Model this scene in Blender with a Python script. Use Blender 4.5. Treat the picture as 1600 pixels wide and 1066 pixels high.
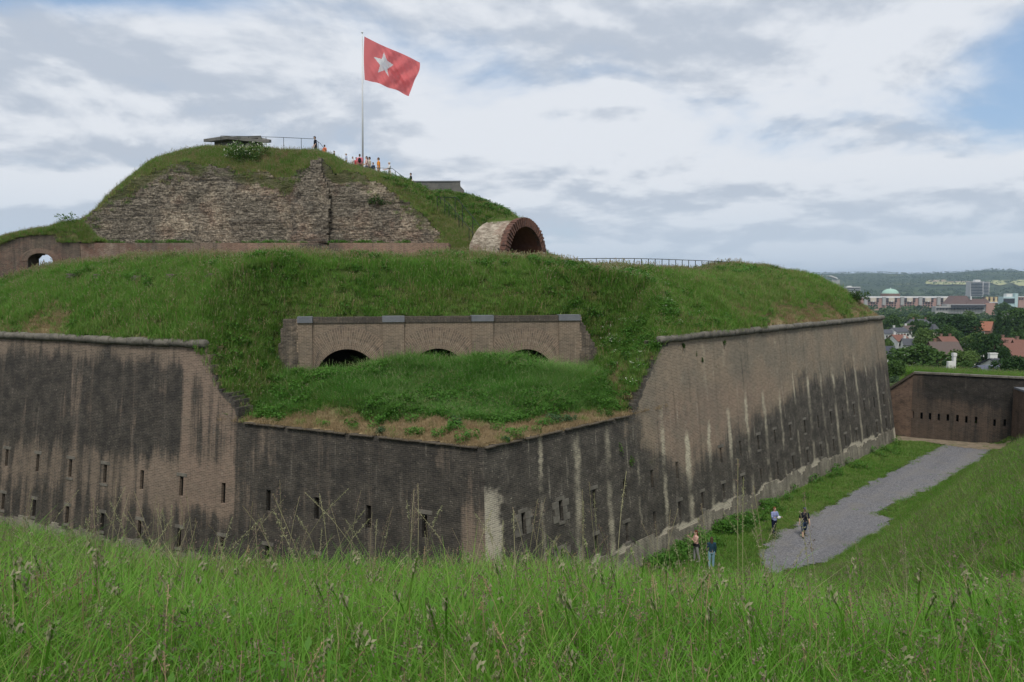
import bpy, bmesh, math, random
import numpy as np
from mathutils import Vector, Matrix
for o in list(bpy.data.objects): bpy.data.objects.remove(o)
SC = bpy.context.scene
COL = SC.collection
rng = np.random.default_rng(7)
random.seed(7)
R = math.radians

# ------------------------------------------------------------------ camera
F = 1160.0; ZC = 14.7; PT = math.atan(89 / F); CP, SP = math.cos(PT), math.sin(PT)
cam = bpy.data.cameras.new('camera'); cam_ob = bpy.data.objects.new('camera', cam); COL.objects.link(cam_ob)
cam.sensor_fit = 'HORIZONTAL'; cam.sensor_width = 36; cam.lens = F / 1600 * 36
cam.clip_start = 0.1; cam.clip_end = 30000
cam_ob.location = (0, 0, ZC); cam_ob.rotation_euler = (R(90) - PT, 0, 0)
SC.camera = cam_ob
# ------------------------------------------------------------------ light
SUN_EL, SUN_AZ = R(57), R(186)          # azimuth measured from +y (view direction) towards +x
SC.view_settings.view_transform = 'Standard'; SC.view_settings.look = 'None'
SC.view_settings.exposure = 0.3; SC.view_settings.gamma = 1; SC.view_settings.use_curve_mapping = False
sun = bpy.data.lights.new('sun', 'SUN'); sun.energy = 2.3; sun.angle = R(18); sun.color = (1, .95, .87)
sun_ob = bpy.data.objects.new('sun', sun); COL.objects.link(sun_ob)
sd = Vector((math.sin(SUN_AZ) * math.cos(SUN_EL), math.cos(SUN_AZ) * math.cos(SUN_EL), math.sin(SUN_EL)))
sun_ob.rotation_euler = (-sd).to_track_quat('-Z', 'Y').to_euler(); sun_ob.location = (0, 0, 80)

# ------------------------------------------------------------------ node helpers
class G:
    def __init__(s, nt): s.nt = nt
    def n(s, typ, ins=None, **props):
        nd = s.nt.nodes.new(typ)
        for k, v in props.items(): setattr(nd, k, v)
        for k, v in (ins or {}).items():
            sk = nd.inputs[k]
            if isinstance(v, bpy.types.NodeSocket): s.nt.links.new(v, sk)
            else: sk.default_value = v
        return nd
    def m(s, op, a, b=0.0, c=0.0, clamp=False):
        return s.n('ShaderNodeMath', {0: a, 1: b, 2: c}, operation=op, use_clamp=clamp).outputs[0]
    def vm(s, op, a, b=(0, 0, 0)):
        return s.n('ShaderNodeVectorMath', {0: a, 1: b}, operation=op).outputs[0]
    def mix(s, f, a, b, blend='MIX'):
        return s.n('ShaderNodeMix', {0: f, 6: a, 7: b}, data_type='RGBA', blend_type=blend, clamp_factor=True).outputs[2]
    def noise(s, vec, scale, detail=3, rough=.55, dist=0.0):
        return s.n('ShaderNodeTexNoise', {'Vector': vec, 'Scale': scale, 'Detail': detail, 'Roughness': rough, 'Distortion': dist}).outputs[0]
    def sm(s, x, a, b, lo=0.0, hi=1.0):
        return s.n('ShaderNodeMapRange', {0: x, 1: a, 2: b, 3: lo, 4: hi}, interpolation_type='SMOOTHSTEP').outputs[0]
    def attr(s, name): return s.n('ShaderNodeAttribute', attribute_name=name).outputs['Fac']
    def scale(s, vec, xyz): return s.n('ShaderNodeMapping', {0: vec, 3: xyz}).outputs[0]
    def pos(s): return s.n('ShaderNodeNewGeometry').outputs['Position']
    def uv(s): return s.n('ShaderNodeUVMap').outputs[0]
    def rnd(s): return s.n('ShaderNodeObjectInfo').outputs['Random']

def c4(c): return (c[0], c[1], c[2], 1.0)
MATS = {}
def new_mat(name, rough=.9, spec=.2):
    m = bpy.data.materials.new(name); m.use_nodes = True
    nt = m.node_tree; b = nt.nodes['Principled BSDF']
    b.inputs['Roughness'].default_value = rough; b.inputs['Specular IOR Level'].default_value = spec
    MATS[name] = m
    return m, G(nt), b
def setc(g, b, sock): g.nt.links.new(sock, b.inputs['Base Color'])
def bump(g, b, h, strength=.5, dist=.05):
    o = g.n('ShaderNodeBump', {'Strength': strength, 'Distance': dist, 'Height': h})
    g.nt.links.new(o.outputs[0], b.inputs['Normal'])

# ------------------------------------------------------------------ world
w = bpy.data.worlds.new('World'); SC.world = w; w.use_nodes = True
g = G(w.node_tree); bg = w.node_tree.nodes['Background']
SKY = 0.1
sky = g.n('ShaderNodeTexSky', sky_type='NISHITA', sun_disc=False, sun_elevation=SUN_EL, sun_rotation=SUN_AZ)
sky.air_density = 1.0; sky.dust_density = 1.2
dirv = g.n('ShaderNodeTexCoord').outputs['Generated']
sx = g.n('ShaderNodeSeparateXYZ', {0: dirv})
el = g.m('MAXIMUM', sx.outputs[2], 0.0)
inv = g.m('DIVIDE', 1.6, g.m('ADD', el, 0.24))
pl = g.n('ShaderNodeCombineXYZ', {0: g.m('MULTIPLY', sx.outputs[0], inv), 1: g.m('MULTIPLY', sx.outputs[1], inv), 2: g.m('MULTIPLY', el, 2.0)}).outputs[0]
def lay(v):
    a = g.noise(g.vm('ADD', v, (3.1, 7.7, 0)), .55, 4, .5, .2); b_ = g.noise(g.vm('ADD', v, (11.3, 2.2, 1.7)), 1.25, 8, .57, .2)
    return g.m('ADD', g.m('MULTIPLY', a, .45), g.m('MULTIPLY', b_, .65))
inv2 = g.m('DIVIDE', 1.6, g.m('ADD', g.m('ADD', el, .022), 0.24))
pl2 = g.n('ShaderNodeCombineXYZ', {0: g.m('MULTIPLY', sx.outputs[0], inv2), 1: g.m('MULTIPLY', sx.outputs[1], inv2), 2: g.m('MULTIPLY', g.m('ADD', el, .022), 2.0)}).outputs[0]
dens = lay(pl); dens2 = lay(pl2)
# blue openings, as directions in the sky: (x/y, z/y, width, height, strength)
def hole(ax, az, wx, wz, st):
    hx = g.m('DIVIDE', g.m('SUBTRACT', g.m('DIVIDE', sx.outputs[0], g.m('MAXIMUM', sx.outputs[1], .05)), ax), wx)
    hz = g.m('DIVIDE', g.m('SUBTRACT', g.m('DIVIDE', sx.outputs[2], g.m('MAXIMUM', sx.outputs[1], .05)), az), wz)
    q = g.m('ADD', g.m('MULTIPLY', hx, hx), g.m('MULTIPLY', hz, hz))
    return g.m('MULTIPLY', g.m('POWER', 2.718, g.m('MULTIPLY', q, -1.0)), st)
hs = [(-.60, .43, .30, .07, .60), (.69, .29, .11, .09, .30), (.28, .175, .20, .05, .11), (.50, .235, .14, .03, .12)]
hsum = hole(*hs[0])
for h in hs[1:]: hsum = g.m('ADD', hsum, hole(*h))
cover = g.sm(g.m('SUBTRACT', dens, hsum), .26, .50)
lit = g.m('MULTIPLY', g.m('SUBTRACT', dens, dens2), 3.2)                        # sunlit upper edges, greyer undersides
n_sh = g.noise(g.vm('ADD', pl, (5.5, 3.9, 8)), .9, 5, .55, .2)
shade = g.sm(g.m('ADD', g.m('ADD', n_sh, lit), g.m('MULTIPLY', g.m('SUBTRACT', .56, dens), .7)), .29, .63)
bright, grey = (6.5, 6.75, 7.15, 1), (4.25, 4.7, 5.4, 1)
cl = g.mix(shade, grey, bright)
# clouds far away near the horizon read bluer and paler
cl = g.mix(g.m('MULTIPLY', g.sm(el, .15, .0), .8), cl, (4.7, 5.5, 6.5, 1))
blue = g.mix(.45, sky.outputs[0], (3.2, 4.7, 6.9, 1))
skyc = g.mix(g.m('MULTIPLY', cover, .96), blue, cl)
w.node_tree.links.new(skyc, bg.inputs['Color']); bg.inputs['Strength'].default_value = SKY

# ------------------------------------------------------------------ geometry of the place (metres)
def ray(px, py):
    cx = (px - 800) / F; cy = (533 - py) / F
    return np.array([cx, CP + SP * cy, -SP + CP * cy])
CAM = np.array([0, 0, ZC])
def PY(px, py, y): r = ray(px, py); return CAM + r * y / r[1]
def PZ(px, py, z): r = ray(px, py); return CAM + r * (z - ZC) / r[2]
def project(x, y, z):
    z = z - ZC
    f = y * CP - z * SP; u_ = y * SP + z * CP
    f = np.where(f < .05, .05, f)
    return 800 + F * x / f, 533 - F * u_ / f
B0 = np.array([-1.0, 29.6]); BAT = .117; L = 54.0
aR = R(43.4); aL = aR - R(108)
U = np.array([math.sin(aR), math.cos(aR)]); V = np.array([math.sin(aL), math.cos(aL)])
NR = np.array([-U[1], U[0]]); NL = np.array([V[1], -V[0]])
ACU = (NR + NL) @ U / (1 + NR @ NL)
ZT, ZL = 11.5, 7.85                     # top of the full wall and of its broken salient
def WR(t, h): p = B0 + t * U + NR * BAT * h; return (p[0], p[1], h)
def WL(t, h): p = B0 + t * V + NL * BAT * h; return (p[0], p[1], h)
def skew(tau, h): k = ACU * BAT * h; return k + tau * (L - 2 * k) / L
PENT = [B0, B0 + L * U]
a2 = aR - R(72); PENT.append(PENT[1] + L * np.array([math.sin(a2), math.cos(a2)]))
PL_ = B0 + L * V; PENT.append(PL_ + L * np.array([math.sin(aL + R(72)), math.cos(aL + R(72))])); PENT.append(PL_)
CTR = np.mean(PENT, 0)
ES = (CTR - B0) / np.linalg.norm(CTR - B0); EW = np.array([ES[1], -ES[0]])
C0 = B0 + (NR + NL) / (1 + NR @ NL) * BAT * ZL
SF = 12.7                               # distance of the gun casemates behind the salient
def sstep(x, a, b):
    t = np.clip((x - a) / (b - a), 0, 1); return t * t * (3 - 2 * t)

# value noise for height fields and masks
_perm = np.random.default_rng(3).random((256, 256))
def vn(x, y):
    xi = np.floor(x).astype(int); yi = np.floor(y).astype(int); fx = x - xi; fy = y - yi
    fx = fx * fx * (3 - 2 * fx); fy = fy * fy * (3 - 2 * fy)
    p = lambda i, j: _perm[(xi + i) % 256, (yi + j) % 256]
    return (p(0, 0) * (1 - fx) + p(1, 0) * fx) * (1 - fy) + (p(0, 1) * (1 - fx) + p(1, 1) * fx) * fy
def fbm(x, y, o=3):
    x = np.asarray(x, float); y = np.asarray(y, float)
    s = 0; a = .5; n = 0
    for i in range(o): s = s + a * vn(x * 2 ** i + 17 * i, y * 2 ** i + 31 * i); n += a; a *= .5
    return s / n

# ------------------------------------------------------------------ object helpers
def link(ob, parent=None):
    COL.objects.link(ob)
    if parent is not None: ob.parent = parent
    return ob
def tag(o, label=None, cat=None, group=None, kind=None):
    for k, v_ in (('label', label), ('category', cat), ('group', group), ('kind', kind)):
        if v_: o[k] = v_
    return o
def mesh_ob(name, verts, faces, mats=(), parent=None, mi=None, smooth=False, uv=None, attrs=None, loc=None):
    me = bpy.data.meshes.new(name)
    verts = np.asarray(verts, float)
    if loc is not None: verts = verts - np.array(loc)
    q = parent
    while q is not None: verts = verts - np.array(q.location); q = q.parent
    me.from_pydata(verts.tolist(), [], [list(f) for f in faces])
    for m in (mats if isinstance(mats, (list, tuple)) else [mats]): me.materials.append(m)
    if mi is not None: me.polygons.foreach_set('material_index', np.asarray(mi, np.int32))
    if smooth: me.polygons.foreach_set('use_smooth', np.ones(len(me.polygons), bool))
    if uv is not None:
        l = me.uv_layers.new(name='UVMap'); vi = np.empty(len(me.loops), np.int32); me.loops.foreach_get('vertex_index', vi)
        uvv = np.asarray(uv, float)
        l.data.foreach_set('uv', (uvv[vi] if len(uvv) == len(verts) else uvv).ravel())
    for k, a in (attrs or {}).items():
        at = me.attributes.new(k, 'FLOAT', 'POINT'); at.data.foreach_set('value', np.asarray(a, np.float32))
    me.update()
    ob = bpy.data.objects.new(name, me); link(ob, parent)
    if loc is not None: ob.location = loc
    return ob
def empty(name, loc, label, cat, group=None):
    e = bpy.data.objects.new(name, None); e.location = [float(c) for c in loc]; e.empty_display_size = .3
    link(e); tag(e, label, cat, group); return e

class MB:
    """collects primitive shapes into one mesh"""
    def __init__(s): s.v = []; s.f = []; s.m = []; s.cur = 0
    def add(s, vs, fs):
        o = len(s.v); s.v += [tuple(float(c) for c in p) for p in vs]
        for f in fs: s.f.append([i + o for i in f]); s.m.append(s.cur)
    def box(s, c, d, ax=None, ay=None, az=None):
        ax = np.array(ax if ax is not None else (1, 0, 0), float); az = np.array(az if az is not None else (0, 0, 1), float)
        ay = np.array(ay if ay is not None else np.cross(az, ax), float); c = np.array(c, float)
        vs = [c + ax * d[0] / 2 * i + ay * d[1] / 2 * j + az * d[2] / 2 * k for k in (-1, 1) for j in (-1, 1) for i in (-1, 1)]
        s.add(vs, [(0, 2, 3, 1), (4, 5, 7, 6), (0, 1, 5, 4), (2, 6, 7, 3), (0, 4, 6, 2), (1, 3, 7, 5)])
    def prism(s, poly, d):
        """closed prism: polygon of 3D points swept by vector d"""
        n = len(poly); p = [np.array(q, float) for q in poly]; q = [a + np.array(d, float) for a in p]
        s.add(p + q, [list(range(n))[::-1], [n + i for i in range(n)]] + [(i, (i + 1) % n, n + (i + 1) % n, n + i) for i in range(n)])
    def tube(s, pts, rad, n=8, squash=None, up=None):
        pts = [np.array(p, float) for p in pts]; k = len(pts)
        if np.isscalar(rad): rad = [rad] * k
        vs = []; ref = np.array(up if up is not None else (0.31, 0.95, 0.12), float)
        for i in range(k):
            t = pts[min(i + 1, k - 1)] - pts[max(i - 1, 0)]; t = t / (np.linalg.norm(t) + 1e-9)
            a = np.cross(t, ref); a = a / (np.linalg.norm(a) + 1e-9); b_ = np.cross(a, t)
            ra, rb = (rad[i] if not np.isscalar(rad[i]) else (rad[i], rad[i]))
            for j in range(n):
                th = 2 * math.pi * j / n; vs.append(pts[i] + a * ra * math.cos(th) + b_ * rb * math.sin(th))
        fs = [[i * n + j, i * n + (j + 1) % n, (i + 1) * n + (j + 1) % n, (i + 1) * n + j] for i in range(k - 1) for j in range(n)]
        fs += [list(range(n))[::-1], [(k - 1) * n + j for j in range(n)]]
        s.add(vs, fs)
    def ell(s, c, r, nu=12, nv=8):
        c = np.array(c, float); vs = [c + (0, 0, r[2])]
        for i in range(1, nv):
            ph = math.pi * i / nv
            for j in range(nu):
                th = 2 * math.pi * j / nu
                vs.append(c + (r[0] * math.sin(ph) * math.cos(th), r[1] * math.sin(ph) * math.sin(th), r[2] * math.cos(ph)))
        vs.append(c - (0, 0, r[2])); e = len(vs) - 1
        fs = [(0, 1 + j, 1 + (j + 1) % nu) for j in range(nu)]
        fs += [(1 + i * nu + j, 1 + (i + 1) * nu + j, 1 + (i + 1) * nu + (j + 1) % nu, 1 + i * nu + (j + 1) % nu) for i in range(nv - 2) for j in range(nu)]
        fs += [(e, 1 + (nv - 2) * nu + (j + 1) % nu, 1 + (nv - 2) * nu + j) for j in range(nu)]
        s.add(vs, fs)
    def build(s, name, mats, parent=None, smooth=False, loc=None, uv=None):
        return mesh_ob(name, s.v, s.f, mats, parent, s.m, smooth, uv, None, loc)

# ------------------------------------------------------------------ materials
def brick_tex(g, vec, bw=.26, rh=.085, mo=.011):
    b = g.n('ShaderNodeTexBrick', {'Vector': vec, 'Color1': (.55, .55, .56, 1), 'Color2': (1.22, 1.16, 1.10, 1), 'Mortar': (1.8, 1.75, 1.65, 1), 'Scale': 1.0,
            'Mortar Size': mo, 'Mortar Smooth': .3, 'Bias': -.1, 'Brick Width': bw, 'Row Height': rh}, offset=.5)
    return b.outputs[0], b.outputs[1]
def wall_mat(name, tan1, tan2, dark1, dark2, pale=(.42, .39, .32), pink=(.30, .20, .15), streak=False, columns=0.0, bs=.62, darkcol=None):
    m, g, b = new_mat(name, .92, .15)
    uv = g.uv()
    wob = g.n('ShaderNodeTexNoise', {'Vector': uv, 'Scale': 6.0, 'Detail': 2.0}).outputs['Color']
    uvw = g.vm('ADD', uv, g.vm('MULTIPLY', g.vm('SUBTRACT', wob, (.5, .5, .5)), (.012, .012, 0)))
    bc, bf = brick_tex(g, uvw)
    n1 = g.noise(uv, .35, 5, .6); n2 = g.noise(g.vm('ADD', uv, (31, 7, 0)), 1.1, 5, .65)
    n3 = g.noise(g.vm('ADD', uv, (3, 17, 0)), 5.5, 3, .7); col_n = g.noise(g.scale(uv, (1.1, .07, 1)), 1.0, 4, .6)
    fine = g.noise(g.scale(uv, (2.6, .16, 1)), 1.0, 5, .65)
    tan = g.mix(g.sm(n1, .38, .62), c4(tan1), c4(tan2))
    tan = g.mix(g.m('MULTIPLY', g.attr('pink'), g.sm(n2, .25, .6)), tan, c4(pink))
    dk = g.mix(g.sm(n2, .35, .65), c4(dark1), c4(dark2))
    da = g.attr('dark')
    df = g.m('ADD', da, g.m('MULTIPLY', g.m('SUBTRACT', n2, .5), .9))
    df = g.m('ADD', df, g.m('MULTIPLY', g.m('SUBTRACT', n1, .5), .75))
    df = g.m('ADD', df, g.m('MULTIPLY', g.m('SUBTRACT', fine, .5), 1.0))
    df = g.m('ADD', df, g.m('MULTIPLY', g.m('SUBTRACT', n3, .5), .55))
    if columns: df = g.m('ADD', df, g.m('MULTIPLY', g.m('SUBTRACT', col_n, .5), columns))
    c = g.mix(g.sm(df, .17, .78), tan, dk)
    n4 = g.noise(g.vm('ADD', uv, (13, 5, 0)), 13.0, 2, .7)
    spk = g.m('MULTIPLY', g.sm(g.m('ADD', g.m('MULTIPLY', n3, .5), g.m('MULTIPLY', n4, .5)), .52, .70), g.m('ADD', .18, g.m('MULTIPLY', g.sm(n2, .40, .68), .62)))
    c = g.mix(g.m('MULTIPLY', spk, .92), c, c4(pale))              # lime specks
    c = g.mix(g.m('MULTIPLY', g.sm(fine, .52, .72), .38), c, (.045, .043, .036, 1))   # rain streaks
    pa = g.m('ADD', g.attr('pale'), g.m('MULTIPLY', g.m('SUBTRACT', n2, .5), .9))
    pa = g.m('ADD', pa, g.m('MULTIPLY', g.m('SUBTRACT', n3, .5), .4))
    thin = g.noise(g.scale(g.vm('ADD', uv, (7, 1, 0)), (3.6, .20, 1)), 1.0, 5, .7)
    c = g.mix(g.m('MULTIPLY', g.m('MULTIPLY', g.sm(thin, .57, .72), g.sm(n2, .35, .6)), .55 if streak else .35), c, c4(pale))   # thin lime runs
    if streak:
        sp = g.n('ShaderNodeSeparateXYZ', {0: uv})
        wv = g.m('MULTIPLY', g.m('SUBTRACT', g.noise(g.scale(uv, (.35, .55, 1)), 1.0, 5, .7), .5), .7)
        ph = g.m('ADD', g.m('DIVIDE', g.m('ADD', g.m('SUBTRACT', sp.outputs[0], 1.1), wv), 2.6), .5)
        rs = g.n('ShaderNodeTexWhiteNoise', {'W': g.m('FLOOR', ph)}, noise_dimensions='1D').outputs['Value']
        dist = g.m('MULTIPLY', g.m('ABSOLUTE', g.m('SUBTRACT', g.m('FRACT', ph), .5)), 2.6)
        jag = g.m('ADD', g.m('MULTIPLY', g.m('SUBTRACT', n3, .5), .45), g.m('MULTIPLY', g.m('SUBTRACT', n2, .5), .35))
        sk = g.sm(g.m('ADD', dist, jag), g.m('ADD', .16, g.m('MULTIPLY', rs, .24)), .04)
        amp = g.noise(g.scale(g.vm('ADD', uv, (5, 3, 0)), (.38, .42, 1)), 1.0, 5, .7)
        s2 = g.m('MULTIPLY', sk, g.m('ADD', g.m('MULTIPLY', g.attr('streak'), g.m('ADD', .45, g.m('MULTIPLY', rs, .8))), g.m('MULTIPLY', g.m('SUBTRACT', amp, .52), 3.6)), clamp=True)
        c = g.mix(g.m('MULTIPLY', s2, .9), c, c4((pale[0] * 1.05, pale[1] * 1.05, pale[2])))
    c = g.mix(g.m('MULTIPLY', g.sm(pa, .36, .80), .9), c, c4(pale))
    gr = g.m('ADD', g.attr('moss'), g.m('MULTIPLY', g.m('SUBTRACT', n2, .5), .8))
    c = g.mix(g.m('MULTIPLY', g.sm(gr, .45, .7), .75), c, (.055, .065, .025, 1))
    c = g.mix(bs, c, bc, 'MULTIPLY')
    setc(g, b, c)
    h = g.m('ADD', g.m('MULTIPLY', bf, -.6), g.m('MULTIPLY', n3, 1.2))
    bump(g, b, h, .7, .03)
    return m
M_R = wall_mat('brick_lit_face', (.225, .186, .142), (.178, .158, .127), (.049, .046, .042), (.083, .077, .068), pink=(.24, .17, .135), streak=True)  # tan brick with lime streaks, for the right and flank faces
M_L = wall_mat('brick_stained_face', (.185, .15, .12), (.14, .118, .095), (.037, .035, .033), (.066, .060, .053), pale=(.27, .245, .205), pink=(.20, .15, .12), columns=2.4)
M_CAS = wall_mat('brick_casemate', (.20, .162, .125), (.16, .135, .107), (.055, .05, .045), (.08, .07, .06), pale=(.36, .32, .26))
M_OLD = wall_mat('brick_low_wall', (.16, .10, .08), (.20, .155, .125), (.07, .06, .055), (.10, .085, .07), pale=(.33, .28, .23))
M_FAR = wall_mat('brick_dark_wall', (.082, .064, .052), (.065, .054, .046), (.026, .025, .023), (.042, .038, .035), pale=(.16, .14, .12), columns=1.6)

def stone_mat(name, c1, c2, c3, sc=1.2, spotty=.5, bmp=.5):
    m, g, b = new_mat(name, .9, .2)
    p = g.pos(); n1 = g.noise(p, sc, 5, .62); n2 = g.noise(g.vm('ADD', p, (9, 2, 5)), sc * 6, 4, .7)
    c = g.mix(g.sm(n1, .35, .65), c4(c1), c4(c2)); c = g.mix(g.m('MULTIPLY', g.sm(n2, .52, .72), spotty), c, c4(c3))
    setc(g, b, c); bump(g, b, g.m('ADD', n1, n2), bmp, .04); return m
M_CORD = stone_mat('weathered_cordon_stone', (.10, .094, .08), (.165, .152, .128), (.04, .038, .034), 1.3, .85, .9)
M_LINT = stone_mat('loophole_stone', (.17, .158, .135), (.11, .102, .088), (.06, .055, .05), 2.0)
M_CAP = stone_mat('blue_grey_stone', (.13, .14, .155), (.16, .165, .18), (.08, .085, .09), 1.5, .4)
M_CONC = stone_mat('old_concrete', (.17, .165, .15), (.12, .12, .115), (.06, .06, .058), 1.3, .6)
M_LIME = stone_mat('pale_limestone', (.40, .35, .28), (.30, .255, .20), (.17, .14, .11), .9, .6, .9)
def flat(name, c, rough=.8, var=.15, sc=8.0, spec=.3):
    m, g, b = new_mat(name, rough, spec)
    n = g.noise(g.pos(), sc, 3); r_ = g.rnd()
    k = g.m('ADD', 1 - var, g.m('MULTIPLY', n, 2 * var))
    setc(g, b, g.vm('MULTIPLY', (c[0], c[1], c[2]), g.n('ShaderNodeCombineXYZ', {0: k, 1: k, 2: k}).outputs[0])); return m
M_VOID = flat('painted_inner_shade', (.012, .011, .010), .95, .2, 3, .05)  # near-black colour standing in for the shade inside openings
M_IRON = flat('dark_iron_paint', (.02, .026, .022), .55, .25, 20)
M_POLE = flat('white_pole_paint', (.62, .64, .66), .4, .06, 5)

# soils
def soil_mat(name, greens, brown, k=.5):
    m, g, b = new_mat(name, .95, .1)
    p = g.pos(); n1 = g.noise(p, .25, 5, .6); n2 = g.noise(p, 2.3, 5, .7)
    c = g.mix(g.sm(n1, .35, .65), c4(greens[0]), c4(greens[1])); c = g.mix(g.m('MULTIPLY', g.sm(n2, .5, .75), k), c, c4(brown))
    c = g.mix(g.attr('dry'), c, c4((.30, .235, .135)))
    setc(g, b, c); bump(g, b, n2, .8, .1); return m
M_SOIL = soil_mat('turf_soil', ((.040, .062, .016), (.055, .078, .022)), (.06, .052, .028))

# ------------------------------------------------------------------ height of the ground
PN = np.array(PENT)
def pent_out(x, y):
    """distance outside the fort's foot (0 inside)"""
    x = np.asarray(x, float); y = np.asarray(y, float)
    d = np.full(x.shape, 1e9); ins = np.ones(x.shape, bool)
    for i in range(5):
        a = PN[i]; b = PN[(i + 1) % 5]; e = b - a; l2 = e @ e
        t = np.clip(((x - a[0]) * e[0] + (y - a[1]) * e[1]) / l2, 0, 1)
        d = np.minimum(d, np.hypot(x - a[0] - t * e[0], y - a[1] - t * e[1]))
        ins &= (e[0] * (y - a[1]) - e[1] * (x - a[0])) > 0
    return np.where(ins, 0, d)
FW0 = PZ(1424, 681, .25)[:2]; FW1 = PZ(1579, 694, .25)[:2]
FE = (FW1 - FW0) / np.linalg.norm(FW1 - FW0); FN = np.array([-FE[1], FE[0]])
if FN @ FW0 < 0: FN = -FN
FZ = 6.25
PROF_L = ([0, 7, 11, 15, 20, 25, 30, 45, 80], [0, 0, 4.6, 8.1, 10.4, 12.0, 13.1, 15, 15])
PROF_R = ([0, 6.8, 8.4, 14, 20, 25, 30, 45, 80], [0, 0, .2, 4.5, 9.3, 12.0, 13.1, 15, 15])
FARZ = ([0, 70, 90, 120, 160, 230, 380, 700, 1100, 2000, 3300, 4300, 5600, 6600, 7600, 12000], [6, 6, 4, -1, -7, -12, -17, -27, -36, -45, -46, -20, 45, 98, 100, 60])
def H(x, y):
    x = np.asarray(x, float); y = np.asarray(y, float)
    p = pent_out(x, y); az = np.arctan2(x, y); D = np.hypot(x, y)
    wr = sstep(az, R(17), R(29))
    z = np.interp(p, *PROF_L) * (1 - wr) + np.interp(p, *PROF_R) * wr
    z = z + np.where(p > 8, (fbm(x * .3, y * .3) - .5) * .5 * sstep(p, 8, 12), 0)
    z = z - .42 * np.exp(-((az - R(15.5)) / R(8)) ** 2) * sstep(p, 9, 13) * sstep(p, 25, 18)
    far = np.interp(D, *FARZ)
    hill = sstep(D, 3600, 6000)
    far = far + hill * ((fbm(az * 14 + 5, D * .0004, 4) - .5) * 46 + 10 * sstep(az, R(27), R(34)))
    far = far + sstep(D, 200, 500) * (1 - hill) * (fbm(x * .01, y * .01) - .5) * 6
    z = z * (1 - sstep(D, 75, 150)) + far * sstep(D, 75, 150)
    df = (x - FW0[0]) * FN[0] + (y - FW0[1]) * FN[1]; e = (x - FW0[0]) * FE[0] + (y - FW0[1]) * FE[1]
    top = np.where(e > -.4, FZ - .25, np.clip(FZ - .8 + .55 * e, -1, 9))
    beh = np.where(D > 90, far, top + (np.minimum(far, top) - top) * sstep(D, 84, 90))
    behind = (df > .55 + .3 * np.clip(-e, 0, 6)) & (e > -22) & (x > 20)
    return np.where(behind, beh, z)

# polar ground sheet, reaching the horizon
azs = np.unique(np.r_[np.arange(-180, -44, 4), np.arange(-44, 44.01, .25), np.arange(44, 180.1, 4)])
rads = [.4]
while rads[-1] < 11800:
    r_ = rads[-1]; rads.append(r_ + (.3 if 56 < r_ < 84 else max(.25, r_ * .028)))
rads = np.array(rads)
AZ, RD = np.meshgrid(np.radians(azs), rads, indexing='ij')
GX, GY = np.sin(AZ) * RD, np.cos(AZ) * RD
GZ = H(GX, GY)
na, nr_ = AZ.shape
idx = np.arange(na * nr_).reshape(na, nr_)
fc = np.stack([idx[:-1, :-1], idx[:-1, 1:], idx[1:, 1:], idx[1:, :-1]], -1).reshape(-1, 4)
rc = np.broadcast_to(rads[:-1][None], (na - 1, nr_ - 1)).ravel()
mi = np.where(rc < 85, 0, np.where(rc < 3300, 1, 2))
m, g, b = new_mat('valley_ground', .95, .1)
p = g.pos(); n1 = g.noise(p, .012, 4, .6); n2 = g.noise(p, .06, 4, .7)
c = g.mix(g.sm(n1, .4, .6), (.035, .06, .02, 1), (.07, .085, .035, 1)); c = g.mix(g.sm(n2, .58, .7), c, (.12, .11, .09, 1)); setc(g, b, c)
m, g, b = new_mat('wooded_hills', .95, .05)
p = g.pos(); n1 = g.noise(g.scale(p, (1, 1, 1)), .0035, 4, .6); n2 = g.noise(p, .022, 5, .75); n3 = g.noise(p, .0011, 3, .5)
c = g.mix(g.sm(n2, .38, .62), (.012, .024, .012, 1), (.060, .085, .032, 1))
c = g.mix(g.m('MULTIPLY', g.sm(n1, .50, .66), .6), c, (.085, .115, .045, 1))
c = g.mix(g.m('MULTIPLY', g.sm(n3, .60, .66), .6), c, (.15, .16, .07, 1)); setc(g, b, c); bump(g, b, n2, .6, 14)
ground = mesh_ob('ground', np.stack([GX, GY, GZ], -1).reshape(-1, 3), fc, [M_SOIL, MATS['valley_ground'], MATS['wooded_hills']], None, mi, True,
    attrs={'dry': np.zeros(na * nr_)})
tag(ground, kind='structure')

def drape_poly(name, poly, dz, mat, kind='structure', step=.5, rag=.25, fn=H):
    """a sheet of small cells inside a ground polygon, lying dz above the surface"""
    poly = np.array(poly); x0, y0 = poly.min(0); x1, y1 = poly.max(0)
    nx = int((x1 - x0) / step) + 2; ny = int((y1 - y0) / step) + 2
    X, Y = np.meshgrid(x0 + np.arange(nx) * step, y0 + np.arange(ny) * step, indexing='ij')
    jx = (fbm(X / step * .21, Y / step * .21) - .5) * rag * 4; jy = (fbm(X / step * .21 + 50, Y / step * .21) - .5) * rag * 4
    ins = in_poly(X + jx, Y + jy, poly)
    Z = fn(X, Y) + dz
    id_ = np.arange(nx * ny).reshape(nx, ny)
    k = ins[:-1, :-1] | ins[1:, :-1] | ins[:-1, 1:] | ins[1:, 1:]
    k = ins[:-1, :-1] & ins[1:, 1:]
    f = np.stack([id_[:-1, :-1], id_[1:, :-1], id_[1:, 1:], id_[:-1, 1:]], -1)[k]
    used = np.unique(f); remap = np.full(nx * ny, -1); remap[used] = np.arange(len(used))
    v = np.stack([X, Y, Z], -1).reshape(-1, 3)[used]
    o = mesh_ob(name, v, remap[f], mat, smooth=True); tag(o, kind=kind); return o
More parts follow.
